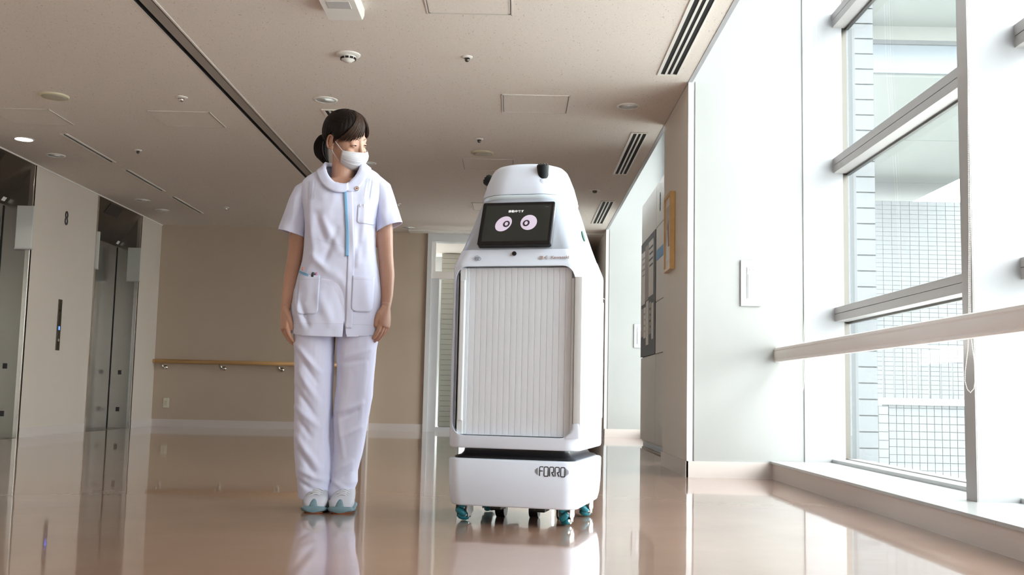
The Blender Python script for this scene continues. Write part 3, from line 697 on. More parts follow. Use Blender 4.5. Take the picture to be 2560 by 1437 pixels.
# camera lens, logos on the sloping white band
bt = math.atan2(.0115, .043)
cm = MB().cyl((0, .001, 0), (0, -.005, 0), .0085, 22).obj('front_camera', black, rob, smooth=False); cm.location = (-.008, -.2615, 1.026)
lr = (PI/2-bt*1.0, 0, 0)
text_mesh('Kawasaki', .0150, ink_b, rob, 'maker_lettering', .0003, (.171, -.2665, 1.009), lr, sx=1.28, offset=.0005)
g = MB(); 
for q in ([(-.010, 0), (.0, .006), (.0, -.006)], [(.001, .0), (.009, .007), (.004, .0)], [(.001, 0), (.004, 0), (.009, -.007)], [(-.001, .0075), (.0045, .0075), (.0, .001)], [(-.001, -.0075), (.0, -.001), (.0045, -.0075)]):
    g.loft([[(x, z, y) for x, z in q] for y in (0, .0005)])
lo = g.obj('maker_emblem', ink_b, rob); lo.location = (.118, -.2663, 1.009); lo.rotation_euler = lr
g = MB().box(-.0065, .0065, -.0065, .0065, 0, .0004); g.obj('square_mark', ink_b, rob).location = (.0985, -.2663, 1.009)
[o for o in rob.children if o.name.startswith('square_mark')][0].rotation_euler = lr
g = MB()
for (cx, cz, r) in ((0, 0, .0105), (.011, -.003, .006), (0, 0, .006), (-.001, 0, .0035)):
    n = 20
    for k in range(n):
        a = 2*PI*k/n; b = 2*PI*(k+1)/n
        g.tube([(cx+r*math.cos(a), cz+r*math.sin(a), 0), (cx+r*math.cos(b), cz+r*math.sin(b), 0)], .0006, 4)
o = g.obj('reader_symbol', ink, rob); o.location = (-.157, -.2665, 1.009); o.rotation_euler = lr
text_mesh('FORRO', .01, ink_b, rob, 'side_lettering', .0002, (.2575, -.13, 1.0), (PI/2, 0, PI/2), sx=1.1)
# FORRO logo in rounded mono-line letters
def strokes(polys, w_, y, name, m, parent):
    g = MB()
    for P in polys:
        if len(P) > 2:
            Q = []
            for i, p in enumerate(P):
                if 0 < i < len(P)-1:
                    a = Vector(P[i-1]); c = Vector(p); b = Vector(P[i+1]); r = min(.0045, (a-c).length*.45, (b-c).length*.45)
                    s = c+(a-c).normalized()*r; e = c+(b-c).normalized()*r
                    for t in (0, .25, .5, .75, 1): Q.append(s*(1-t)**2+c*2*t*(1-t)+e*t*t)
                else: Q.append(Vector(p))
        else: Q = [Vector(p) for p in P]
        L, R = [], []
        for i, p in enumerate(Q):
            t = (Q[min(i+1, len(Q)-1)]-Q[max(i-1, 0)]).normalized(); nrm = Vector((-t.y, t.x))
            L.append(p+nrm*w_/2); R.append(p-nrm*w_/2)
        g.loft([[(a.x, y, a.y), (b.x, y, b.y), (b.x, y+.0006, b.y), (a.x, y+.0006, a.y)] for a, b in zip(L, R)])
    return g.obj(name, m, parent)
hL, wL, gp = .034, .0155, .0055
def letter(ch, x):
    h, w_ = hL, wL
    if ch == 'F': return [[(x, 0), (x, h), (x+w_*.9, h)], [(x, h*.55), (x+w_*.75, h*.55)]]
    if ch == 'O': return [[(x+w_*.5, 0), (x, 0), (x, h), (x+w_, h), (x+w_, 0), (x+w_*.48, 0)]]
    if ch == 'R': return [[(x, 0), (x, h), (x+w_, h), (x+w_, h*.45), (x+w_*.5, h*.42)], [(x+w_*.45, h*.45), (x+w_, 0)]]
P = []
for i, ch in enumerate('FORRO'): P += letter(ch, i*(wL+gp)+(.004 if i == 0 else 0))
tw_ = 5*wL+4*gp
for s, x0 in ((-1, -.004), (1, tw_+.0045)):
    P += [[(x0, hL*.12), (x0, hL*.88)], [(x0+s*.004, hL*.2), (x0+s*.004, hL*.8)], [(x0+s*.008, hL*.3), (x0+s*.008, hL*.7)]]
big = strokes([p for p in P if len(p) > 2 or abs(p[0][1]-p[1][1]) < .001 or (p[0][0] > 0 and p[0][0] < tw_)], .0036, 0, 'name_lettering', ink, rob); big.location = (.106, -.2752, .190)
for p in P:
    if len(p) == 2 and (p[0][0] < 0 or p[0][0] > tw_): strokes([p], .0016, 0, 'name_bar', ink, rob).location = (.106, -.2752, .190)
# wheels: mecanum wheels with teal rollers, plus black castor trays
def mecanum(x, y, side):
    R0 = .0625
    hub = MB().cyl((x-.016, y, R0), (x+.016, y, R0), .030, 20).obj('wheel', whl, rob)
    pl = MB()
    for sx_ in (-.023, .021):
        pts = []
        for k in range(36):
            r = .052 if k % 4 < 2 else .044
            pts.append((y+r*math.cos(2*PI*k/36), R0+r*math.sin(2*PI*k/36)))
        pl.loft([[(x+sx_+d, a, b) for a, b in pts] for d in (0, .0025)])
    pl.obj('hub_plate', whl, hub)
    for k in range(9):
        a = 2*PI*k/9+.2; c = Vector((x, y+(R0-.0135)*math.cos(a), R0+(R0-.0135)*math.sin(a)))
        tdir = Vector((0, -math.sin(a), math.cos(a))); ax = (Vector((1, 0, 0))+tdir*side).normalized()
        pts = [c+ax*s*.021 for s in (-1, -.7, 0, .7, 1)]
        MB().tube(pts, [.008, .0115, .0133, .0115, .008], 12, up=Vector((0, 0, 1)) if abs(ax.z) < .9 else Vector((0, 1, 0))).obj('roller', teal, hub, smooth=True)
        MB().cyl(c+ax*.021, c+ax*.025, .005, 10).obj('roller_pin', chrome, hub)
for x, y, s in ((-.213, -.155, 1), (.190, -.155, -1), (.205, .18, 1), (-.205, .18, -1)): mecanum(x, y, s)
for x, y in ((-.09, -.10), (.085, -.10), (.09, .12), (-.09, .12)):
    MB().box(x-.022, x+.022, y-.05, y+.04, .042, .07).obj('suspension_tray', black, rob, bevel=.006)
for x, y, z in ((-.11, .02, .035), (.02, .05, .03), (.14, .02, .035)):
    autosmooth(MB().cyl((x-.018, y, z), (x+.018, y, z), z, 20).box(x-.006, x+.006, y-.01, y+.01, z, .075).obj('support_castor', black, rob), .6)
MB().box(-.20, .20, -.22, .22, .066, .072).obj('underside', black, rob)

# ================================================================ NURSE
exec_nurse = True
NX, NY = -.755, 4.42
nurse = thing('person', 'smiling woman in a white nurse tunic, trousers and face mask, turned towards the robot', 'person', (NX, NY, 0))
def remesh(mb, vox, smooth=6, fac=.5):
    o = mb.obj('tmp', None); md = o.modifiers.new('r', 'REMESH'); md.mode = 'VOXEL'; md.voxel_size = vox; md.use_smooth_shade = True
    if smooth:
        sm_ = o.modifiers.new('s', 'SMOOTH'); sm_.iterations = smooth; sm_.factor = fac
    me = evald(o); bpy.data.objects.remove(o); me.materials.clear(); return me
def deform(me, fn):
    n = len(me.vertices); co = np.empty(n*3); me.vertices.foreach_get('co', co); co = co.reshape(-1, 3)
    no = np.empty(n*3); me.vertices.foreach_get('normal', no); no = no.reshape(-1, 3)
    co = co+no*fn(co, no)[:, None]; me.vertices.foreach_set('co', co.ravel()); me.update()
def bisect(me, co, nrm):
    bm = bmesh.new(); bm.from_mesh(me)
    bmesh.ops.bisect_plane(bm, geom=bm.verts[:]+bm.edges[:]+bm.faces[:], plane_co=co, plane_no=nrm, clear_outer=True)
    bm.to_mesh(me); bm.free(); me.update()
def ringxy(xl, xr, hy, z, cy=0, n=40, p=2.4, dz=0):
    cx = (xl+xr)/2; hx = (xr-xl)/2; out = []
    for k in range(n):
        a = 2*PI*k/n; c, s = math.cos(a), math.sin(a)
        out.append((cx+hx*math.copysign(abs(c)**(2/p), c), cy+hy*math.copysign(abs(s)**(2/p), s), z+dz*c))
    return out
# ---- head frame
HY, HP, HR = math.radians(59), math.radians(22), math.radians(-13)
HC = Vector((.010, -.012, 1.557))
Rh = Matrix.Rotation(HY, 3, 'Z') @ Matrix.Rotation(HP, 3, 'X') @ Matrix.Rotation(HR, 3, 'Y')
def hp(x, y, z): return HC + Rh @ Vector((x, y, z))
# ---- skin body, one surface
sk = MB()
sk.ell(hp(0, .012, .035), (.072, .090, .084), R=Rh)
sk.ell(hp(0, -.028, -.012), (.064, .060, .074), R=Rh)
sk.ell(hp(0, -.036, -.055), (.050, .050, .052), R=Rh)
sk.ell(hp(0, -.066, -.088), (.022, .018, .020), R=Rh)
for s in (-1, 1):
    sk.ell(hp(s*.034, -.064, -.034), (.026, .020, .024), R=Rh)          # cheeks
    sk.ell(hp(s*.022, -.064, .020), (.030, .0150, .018), R=Rh)           # brows
    sk.ell(hp(s*.030, -.0735, .002), (.0165, .0105, .0095), R=Rh)        # eyelid bulge
sk.tube([hp(0, -.076, .020), hp(0, -.084, .004), hp(0, -.092, -.014), hp(0, -.099, -.026), hp(0, -.099, -.030)], [.011, .0095, .0095, .0100, .009], 14)
for s in (-1, 1): sk.ell(hp(s*.009, -.090, -.031), (.007, .008, .006), 12, 8, R=Rh)
# neck and hidden trunk
sk.tube([(-.004, .012, 1.33), (-.004, .008, 1.40), (.000, -.002, 1.46), (.004, .002, 1.52)], [.062, .051, .048, .052], 24)
sk.tube([(-.01, .01, 1.30), (0, .01, 1.352), (0, .01, 1.392)], [.085, .075, .045], 24)
sk.loft([ringxy(-.15, .15, .075, z) for z in (.75, .95, 1.05, 1.2)] + [ringxy(-.155, .155, .07, 1.30), ringxy(-.13, .14, .055, 1.365), ringxy(-.07, .08, .045, 1.39)])
armL = [(-.135, .005, 1.330), (-.168, .008, 1.27), (-.186, .012, 1.16), (-.194, .016, 1.06), (-.203, .006, .97), (-.210, -.018, .885), (-.214, -.036, .825)]
armR = [(.135, .005, 1.345), (.166, .008, 1.285), (.183, .012, 1.18), (.192, .016, 1.07), (.203, .006, .98), (.208, -.018, .895), (.208, -.036, .845)]
ar = [.036, .038, .037, .0325, .032, .026, .0205]
for A in (armL, armR): sk.tube(A, ar, 18, rnd=True)
for s in (-1, 1):
    sk.tube([(s*.075, .0, .80), (s*.072, .0, .45), (s*.06, .01, .25), (s*.052, .012, .07)], [.075, .052, .045, .030], 16, rnd=True)
# hands
def hand(W, s):
    W = Vector(W)
    d = Vector((-s*.03, -.10, -.985)).normalized()      # down, slightly inward; s=+1 image right
    w_ = Vector((-s*.50, -.84, .02)); w_ = (w_-d*w_.dot(d)).normalized()    # towards the thumb
    n = w_.cross(d)
    if n.x*s > 0: n = -n                                # palm side faces the thigh
    rings = []
    for t, hw, hn in ((-.015, .020, .019), (.0, .022, .018), (.02, .028, .018), (.045, .036, .017), (.070, .038, .0145), (.086, .034, .011)):
        rings.append([W+d*t+w_*(hw*math.cos(a)+.001)+n*(hn*math.sin(a)) for a in [2*PI*k/18 for k in range(18)]])
    sk.loft(rings)
    for i, (off, ln, rad) in enumerate(((.027, .074, .0088), (.009, .082, .0091), (-.009, .077, .0087), (-.026, .062, .0078))):
        b = W+d*(.075-.004*abs(i-1.3))+w_*off; c1 = .25+.06*i
        p = [b-d*.022, b]; dd = d.copy(); ang = 0
        for seg, f_ in ((.45, .26), (.30, .26), (.25, .16)):
            ang += f_+.02*i; v_ = (d*math.cos(ang)+n*math.sin(ang)+w_*off*1.2*(1 if ang < .5 else .4)).normalized(); p.append(p[-1]+v_*ln*seg)
        sk.tube(p, [rad*1.02, rad*1.08, rad, rad*.92, rad*.78], 12, rnd=True)
    tb = W+d*.018+w_*.020
    sk.tube([tb-d*.01-w_*.006, tb+d*.018+w_*.014+n*.006, tb+d*.044+w_*.019+n*.014, tb+d*.066+w_*.016+n*.020], [.015, .0125, .0098, .0080], 12, rnd=True)
hand((-.215, -.040, .822), -1); hand((.208, -.040, .842), 1)
bme = remesh(sk, .0032, 3, .4); bme.name = 'body'
body_o = link('body', bme, skin, nurse, smooth=True)
# ---- ears (parts of the same head, joined on as their own shape)
for s in (-1, 1):
    g = MB(); rim = []
    for k in range(14):
        a = -1.2+k*.36
        rim.append(hp(s*(.076+.007*math.sin(min(PI, k*.25))), .012+.014*math.sin(a)+.004, -.004-.004+.028*math.cos(a)*1.0))
    g.tube(rim, [.0042]*14, 8, rnd=True)
    g.ell(hp(s*.0745, .013, -.006), (.005, .0165, .029), 16, 10, R=Rh)
    g.ell(hp(s*.077, .004, -.033), (.0045, .007, .009), 10, 6, R=Rh)
    tag(g.obj('ear', skin, nurse, smooth=True))
# ---- eyes, brows
for s in (-1, 1):
    ex_, ez = s*.0305, .0005
    def ey(t, dz, out=0.):      # point on the lid surface: t -1..1 from inner to outer corner
        x = ex_+s*t*.0140; return hp(x, -.0842+.0045*t*t+(.0022 if t*1 > 0 else .0008)*abs(t)-out, ez+dz)
    e = MB().ell(hp(ex_, -.0758, ez-.0005), (.0125, .0088, .0050), 18, 12, R=Rh).obj('eye', eyew, nurse, smooth=True)
    MB().ell(hp(ex_+.0020, -.0826, ez-.0010), (.0068, .0026, .0042), 14, 8, R=Rh).obj('iris', lash_m, e, smooth=True)
    for nm, up_, m_, r_ in (('upper_lid', 1, skin, .0024), ('lower_lid', -1, skin, .0022)):
        ts = (-1.1, -.75, -.4, 0, .4, .75, 1.1)
        MB().tube([ey(t, (.0047 if up_ > 0 else -.0036)*(1-.85*t*t)+(.0 if up_ > 0 else .0016*0), .0) for t in ts], [.0008, r_*.8, r_, r_, r_, r_*.8, .0008], 8).obj(nm, m_, nurse, smooth=True)
    MB().tube([ey(t, .0034*(1-.95*t*t)-.0006*max(0, t), .0014) for t in (-1.1, -.75, -.4, 0, .4, .75, 1.2)], [.0004, .0010, .0014, .0016, .0016, .0013, .0004], 6).obj('eyelash', lash_m, nurse)
    P = [hp(s*(.013+.032*t), -.0850+t*t*.012, .0245+.006*math.sin(t*2.2)) for t in (0, .25, .5, .75, 1.)]
    MB().tube(P, [.0010, .0016, .0016, .0013, .0004], 6, flat=.5).obj('eyebrow', brow_m, nurse)
# ---- face mask
def mask_pt(u, v):
    """u -1..1 across, v 0..1 down"""
    ph = u*.94; c = math.cos(ph*.95)
    ztop = -.022-.004*abs(u)**1.5; zbot = -.112+.026*abs(u)**2.2
    z = ztop+(zbot-ztop)*v
    rc = np.interp(v, (0, .18, .35, .6, .82, 1), (.1025, .110, .112, .105, .094, .077)) + .006*math.exp(-(u/.16)**2)*max(0, 1-v*2)
    rs = np.interp(v, (0, .5, 1), (.070, .068, .060))
    r = rs+(rc-rs)*max(0, c)**1.5
    for k, pv in enumerate((.22, .42, .62)):
        if pv < v: r += .0016*math.exp(-(v-pv)*9)
    if v > .93: r -= .004*(v-.93)/.07
    return hp(math.sin(ph)*r*1.02, -.002-math.cos(ph)*r, z)
mk = thing('face_mask', 'pleated white surgical mask over the nose and mouth of the nurse', 'mask', (0, 0, 0))
bpy.data.objects.remove(mk)
def solid(o, t, off=0):
    m_ = o.modifiers.new('solid', 'SOLIDIFY'); m_.thickness = t; m_.offset = off; return o
mko = MB().grid([[mask_pt(-1+2*i/36, j/40) for i in range(37)] for j in range(41)]).obj('face_mask', mask_m, nurse, smooth=True)
solid(mko, .0016)
for s in (-1, 1):
    for v, ez in ((.02, .020), (.97, -.030)):
        a = mask_pt(s*.985, v); b = hp(s*.079, .012, ez)
        q = a.lerp(b, .5)+Rh @ Vector((s*.004, 0, 0))
        MB().tube([a, q, b], .0013, 6).obj('ear_loop', mask_m, mko)
MB().grid([[mask_pt(-.55+1.1*i/20, .045+.01*j)+Rh @ Vector((0, -.0015, 0)) for i in range(21)] for j in range(2)]).obj('nose_seam', seam_m, mko)
# ---- hair
def smooth_path(P, n=4):
    P = [Vector(p) for p in P]; Q = []
    for i in range(len(P)-1):
        a = P[max(0, i-1)]; b = P[i]; c = P[i+1]; d = P[min(len(P)-1, i+2)]
        for k in range(n):
            t = k/n; Q.append(.5*((2*b)+(c-a)*t+(2*a-5*b+4*c-d)*t*t+(3*b-a-3*c+d)*t**3))
    return Q+[P[-1]]
def skull(ph, el, off=0.):
    d = Vector((math.sin(ph)*math.cos(el), -math.cos(ph)*math.cos(el), math.sin(el)))
    c = Vector((0, .010, .030)); R_ = (.077+off, .094+off, .090+off)
    k = 1/math.sqrt((d.x/R_[0])**2+(d.y/R_[1])**2+(d.z/R_[2])**2)
    return c+d*k
def low_el(ph):
    a = abs(math.degrees(ph)); 
    v = np.interp(a, (0, 20, 38, 55, 68, 80, 92, 104, 125, 150, 180), (44, 44, 24, 4, -12, -10, 6, -14, -34, -42, -46))
    return math.radians(v)
hb = MB(); rows = []
NP = 150
for j in range(26):
    r = []
    for i in range(NP):
        ph = -PI+2*PI*i/NP; e0 = low_el(ph); el = PI/2*.995+(e0-PI/2)*j/25
        off = .009+.004*math.sin(PI*j/25)+.0011*math.sin(ph*31+2*math.sin(j*.25))+.0007*math.sin(ph*67+j*.3)
        if j > 22: off -= .0025*(j-22)
        p = skull(ph, el, off); r.append(hp(*p))
    rows.append(r)
hb.loft(rows, cap=False)
ho = hb.obj('hair', hair_m, nurse, smooth=True); solid(ho, .006, 0)
lk = MB()
def lock(ph0, el0, ph1, el1, r, o0=.012, o1=.010, n=8, mbx=None, curl=0):
    P = []
    for k in range(n):
        t = k/(n-1); ph = ph0+(ph1-ph0)*t**1.3; el = el0+(el1-el0)*t**1.05
        P.append(hp(*skull(ph, el, o0+(o1-o0)*t+.006*math.sin(PI*t)+curl*t*t)))
    (mbx or lk).tube(P, [r*.5]+[r]*(n-4)+[r*.85, r*.6, r*.15], 6, flat=.5)
D = math.radians
fr_ = MB()
rnd = random.Random(3)
for i in range(100):     # fringe sweeping from a parting over her left brow to the right temple
    t = i/99; jit = rnd.uniform(-3, 3)
    lock(D(14-20*t+jit*.3), D(84-8*t), D(-2-64*t+jit), D(7-22*t+rnd.uniform(-6, 4)), .0021, .013, .009+.003*rnd.random(), 11, fr_)
for i in range(24):     # other side of the parting
    t = i/23; jit = rnd.uniform(-3, 3)
    lock(D(16+10*t+jit*.3), D(84-8*t), D(34+40*t+jit), D(10-30*t+rnd.uniform(-5, 4)), .0020, .011, .007+.003*rnd.random(), 9, fr_)
fr_.obj('fringe', hair_l, nurse, smooth=True)
for i in range(70):     # side and back locks combed to the ponytail
    s = -1 if i % 2 else 1; t = (i//2)/34
    lock(s*D(25+100*t), D(80-20*t), s*D(105+60*t), D(8-26*(1-t)*.6-8*t), .0030, .011, .009, 9)
for s in (-1, 1):
    for i in range(7): lock(s*D(62+2*i), D(10), s*D(72+2.2*i), D(-18-3*i+rnd.uniform(-3, 3)), .0014, .010, .004, 6)
lk.obj('hair_locks', hair_m, nurse, smooth=True)['kind'] = 'stuff'
# ponytail
pt = MB(); base = hp(0, .100, -.012)
for i in range(110):
    a = rnd.uniform(0, 2*PI); q = math.sqrt(rnd.random()); ox, oy = math.cos(a)*q, math.sin(a)*q
    P = [base+Vector((ox*.012, oy*.012, oy*.0+.006)), base+Vector((-.024+ox*.020, .012+oy*.02, .008+oy*.006)), base+Vector((-.040+ox*.027, .02+oy*.026, -.030)), base+Vector((-.036+ox*.026, .022+oy*.024, -.075)), base+Vector((-.016+ox*.014, .020+oy*.014, -.112+.012*rnd.random()))]
    Q = smooth_path(P, 5); pt.tube(Q, [float(np.interp(k/(len(Q)-1), (0, .25, .5, .8, 1), (.003, .0050, .0056, .0045, .0008))) for k in range(len(Q))], 6)
pt.obj('ponytail', hair_m, nurse, smooth=True)

# ---- tunic
def fold(co, spec):
    out = np.zeros(len(co))
    for (x0, z0, x1, z1, w_, amp, side) in spec:
        a = np.array([x0, z0]); b = np.array([x1, z1]); ab = b-a; L_ = np.hypot(*ab); t = ((co[:, [0, 2]]-a)@ab)/L_**2
        tc_ = np.clip(t, 0, 1); d = np.hypot(co[:, 0]-(a[0]+ab[0]*tc_), co[:, 2]-(a[1]+ab[1]*tc_))
        k = amp*np.exp(-(d/w_)**2)*np.clip(1-np.abs(t-.5)*1.1, 0.2, 1)
        k[(co[:, 1]*side) < 0] *= 0
        out += k
    return out
def wnoise(co, sc, seed=0.):
    return np.array([noise.noise(Vector((p[0]*sc[0]+seed, p[1]*sc[1], p[2]*sc[2]))) for p in co])
tn = MB()
T = [(.66, -.190, .176, .128, .0), (.70, -.192, .178, .128, 0), (.741, -.193, .180, .127, 0), (.829, -.198, .187, .122, 0), (.88, -.192, .186, .117, -.002), (.926, -.183, .180, .112, -.004), (1.007, -.166, .164, .103, -.004), (1.04, -.158, .158, .100, -.004), (1.09, -.153, .154, .101, -.006), (1.149, -.152, .153, .106, -.010), (1.20, -.154, .155, .108, -.012), (1.25, -.162, .160, .105, -.010),
     (1.29, -.172, .169, .098, -.006), (1.33, -.178, .175, .088, -.002), (1.36, -.180, .178, .078, .002), (1.385, -.170, .176, .070, .004), (1.402, -.150, .166, .063, .006), (1.418, -.125, .150, .058, .006), (1.432, -.100, .128, .054, .006), (1.445, -.085, .102, .050, .006), (1.458, -.070, .085, .045, .006)]
tn.loft([ringxy(xl, xr, hy, z, cy, 48, 2.5) for z, xl, xr, hy, cy in T])
SLV = {-1: [(-.10, .005, 1.358), (-.140, .006, 1.350), (-.165, .006, 1.332), (-.182, .006, 1.285), (-.195, .006, 1.225), (-.211, .004, 1.16), (-.217, .003, 1.11)],
       1: [(.10, .005, 1.380), (.140, .006, 1.373), (.163, .006, 1.352), (.178, .006, 1.305), (.190, .006, 1.25), (.206, .004, 1.19), (.212, .003, 1.14)]}
tme = remesh(tn, .0055, 10, .5); tme.name = 'tunic'
def cut_neck(me):
    bm = bmesh.new(); bm.from_mesh(me)
    kill = [v for v in bm.verts if v.co.z > 1.25 and ((v.co.x-.004)/.074)**2+((v.co.y+.012)/.070)**2 < 1]
    bmesh.ops.delete(bm, geom=kill, context='VERTS'); bm.to_mesh(me); bm.free(); me.update()
def cut_slit(me):
    bm = bmesh.new(); bm.from_mesh(me)
    for a, b in (((.046, .775), (.043, .70)), ((.046, .775), (.062, .70))):
        fs = [f for f in bm.faces if .02 < f.calc_center_median().x < .085 and f.calc_center_median().z < .79 and f.calc_center_median().y < 0]
        d_ = Vector((b[0]-a[0], 0, b[1]-a[1]))
        bmesh.ops.bisect_plane(bm, geom=list({v for f in fs for v in f.verts})+list({e for f in fs for e in f.edges})+fs, plane_co=(a[0], 0, a[1]), plane_no=(d_.z, 0, -d_.x))
    kill = []
    for f in bm.faces:
        c = f.calc_center_median()
        if c.y < 0 and c.z < .775 and (.046-.003*(.775-c.z)/.075) < c.x < (.046+.016*(.775-c.z)/.075): kill.append(f)
    bmesh.ops.delete(bm, geom=kill, context='FACES'); bm.to_mesh(me); bm.free(); me.update()
FS = -1
deform(tme, lambda co, no: 1.8*(
    fold(co, [(-.12, 1.27, -.09, 1.02, .018, .007, -1), (-.085, 1.22, -.045, 1.10, .014, -.006, -1), (-.06, 1.20, .02, 1.06, .016, .005, -1), (.0, 1.16, -.05, 1.02, .014, -.006, -1), (-.10, 1.05, -.02, .97, .016, .006, -1),
              (.06, 1.22, .09, 1.02, .016, .005, -1), (.10, 1.18, .07, 1.0, .012, -.005, -1), (.12, 1.28, .10, 1.12, .012, .004, -1), (-.02, 1.0, .06, .90, .02, .004, -1), (-.17, .90, -.13, .76, .014, .008, -1), (-.15, .86, -.10, .75, .012, -.006, -1),
              (-.06, .88, .0, .76, .022, .006, -1), (.02, .93, .05, .78, .018, -.004, -1), (.12, .95, .15, .78, .015, .004, -1), (-.14, 1.36, -.13, 1.2, .008, -.003, -1), (.13, 1.37, .12, 1.24, .008, -.003, -1), (-.19, 1.30, -.17, 1.18, .012, -.006, -1), (.19, 1.32, .18, 1.2, .012, -.005, -1)])
    + .0035*wnoise(co, (9, 9, 5)) + .0015*wnoise(co, (30, 30, 14), 4.)))
bisect(tme, (0, 0, .736), (-.0, .22, -1))
cut_neck(tme); cut_slit(tme)
to = link('tunic', tme, cloth, nurse, smooth=True); solid(to, .002, -1)
SCUT = {-1: ((-.213, 0, 1.152), (-.27, .0, -.96)), 1: ((.206, 0, 1.188), (.38, .0, -.92))}
for s in (-1, 1):
    sl_b = MB().tube(SLV[s], [.036, .042, .047, .050, .055, .058, .060], 36, rnd=True)
    sme = remesh(sl_b, .0055, 8, .5); sme.name = 'sleeve'; bisect(sme, *SCUT[s])
    deform(sme, lambda co, no: fold(co, [(s*.15, 1.33, s*.165, 1.19, .010, -.005, -1), (s*.19, 1.30, s*.20, 1.20, .011, .004, -1), (s*.165, 1.28, s*.20, 1.19, .012, .005, -1)])+.003*wnoise(co, (14, 14, 8), 3.+s))
    so_ = link('sleeve', sme, cloth, to, smooth=True); solid(so_, .002, -1)
bvh_me = tme.copy(); bmv = bmesh.new(); bmv.from_mesh(bvh_me); BV = BVHTree.FromBMesh(bmv)
def front(x, z, off=.003):
    hit = BV.ray_cast(Vector((x, -1, z)), Vector((0, 1, 0)))
    y = hit[0].y if hit[0] else -.09
    return Vector((x, y-off, z))
def patch(name, m, fn, nu, nv, off, th=.0016, parent=None):
    o = MB().grid([[front(*fn(i/nu, j/nv), off) for i in range(nu+1)] for j in range(nv+1)]).obj(name, m, parent or to, smooth=True)
    return solid(o, th, 0)
lerp = lambda a, b, t: a+(b-a)*t
# side slit at the hem shown as the overlapping placket edge; blue piping, pockets
px = lambda t: lerp(.012, .040, t)
def plk(u, v):   # blue strip from collar to waist
    z = lerp(1.335, 1.045, v); xc = np.interp(z, (1.045, 1.15, 1.25, 1.335), (.0475, .046, .038, .026)); return (xc-.0065+.013*u, z)
patch('blue_piping', blue_t, plk, 4, 40, .0042)
def plc(u, v):
    z = lerp(1.34, .745, v); xc = np.interp(z, (.74, .9, 1.045, 1.15, 1.25, 1.335), (.058, .058, .055, .050, .044, .034)); return (xc-.005+.028*u, z)
patch('placket', cloth, plc, 5, 60, .0022)
def pocket(x0, x1, z0, z1, name='pocket', sk_=0., r=.02):
    def f(u, v):
        z = lerp(z1, z0, v); inset = 0
        if z < z0+r: inset = r-math.sqrt(max(0, r*r-(z0+r-z)**2))
        return (lerp(x0+inset*(1 if x0 < 0 else 1), x1-inset, u)+sk_*v, z)
    p = patch(name, cloth, f, 14, 22, .0040 if name == 'pocket' else .0022, .0022)
    if name != 'pocket': return p
    e = MB().tube([front(*f(1, j/22), .0046) for j in range(23)], .0005, 5).tube([front(*f(0, j/22), .0052) for j in range(23)], .0005, 5).tube([front(*f(i/14, 1), .0052) for i in range(15)], .0005, 5).tube([front(*f(i/14, .10), .0052) for i in range(15)], .0004, 5)
    e.obj('pocket_seam', seam_m, p)
    return p
p1 = pocket(-.155, -.060, .800, .963); p2 = pocket(.075, .160, .815, .965)
p3 = pocket(.085, .150, 1.185, 1.262, 'chest_pocket', r=.01)
# pocket contents and blue edge
MB().grid([[front(lerp(-.165, -.112, i/10), lerp(.992, .968, (i/10)**.8)-.011*j, .0055) for i in range(11)] for j in range(2)]).obj('blue_pocket_edge', blue_t, to)
pk = front(-.088, .962, .004)
MB().tube([pk+Vector((-.006, .004, -.006)), pk+Vector((-.004, .004, .008)), pk+Vector((-.003, .004, .014))], [.007, .007, .005], 12).obj('pen_cap', ink, to, smooth=True)
MB().tube([pk+Vector((.010, .004, -.006)), pk+Vector((.010, .004, .009)), pk+Vector((.010, .004, .014))], [.005, .005, .003], 12).obj('pink_pen', pink, to, smooth=True)
q = front(-.140, .990, .004); MB().ell(q+Vector((0, .004, .003)), (.005, .005, .009)).obj('pen_top', blush, to)
for x in (.092, .108): 
    q = front(x, 1.262, .004); MB().tube([q+Vector((0, 0, -.012)), q+Vector((.001, 0, .006))], .0018, 6).obj('pen_clip', chrome, to)
# shoulder tucks
for x0, sg in ((-.105, -1), (-.118, -1), (-.131, -1), (.110, 1), (.122, 1), (.134, 1)):
    zt = 1.372 if sg < 0 else 1.385
    MB().tube([front(x0-.004*sg*j/10, lerp(zt, zt-.085, j/10), .0015) for j in range(11)], .0004, 5).obj('tuck_seam', seam_m, to)
MB().tube([front(lerp(-.135, .035, j/16), lerp(1.128, 1.085, j/16), .0012) for j in range(17)], .0003, 5).obj('waist_seam', seam_m, to)
# hem band line
MB().tube([front(lerp(-.185, .175, j/40), .762, .0008) for j in range(41)], .0003, 5).obj('hem_stitch', seam_m, to)
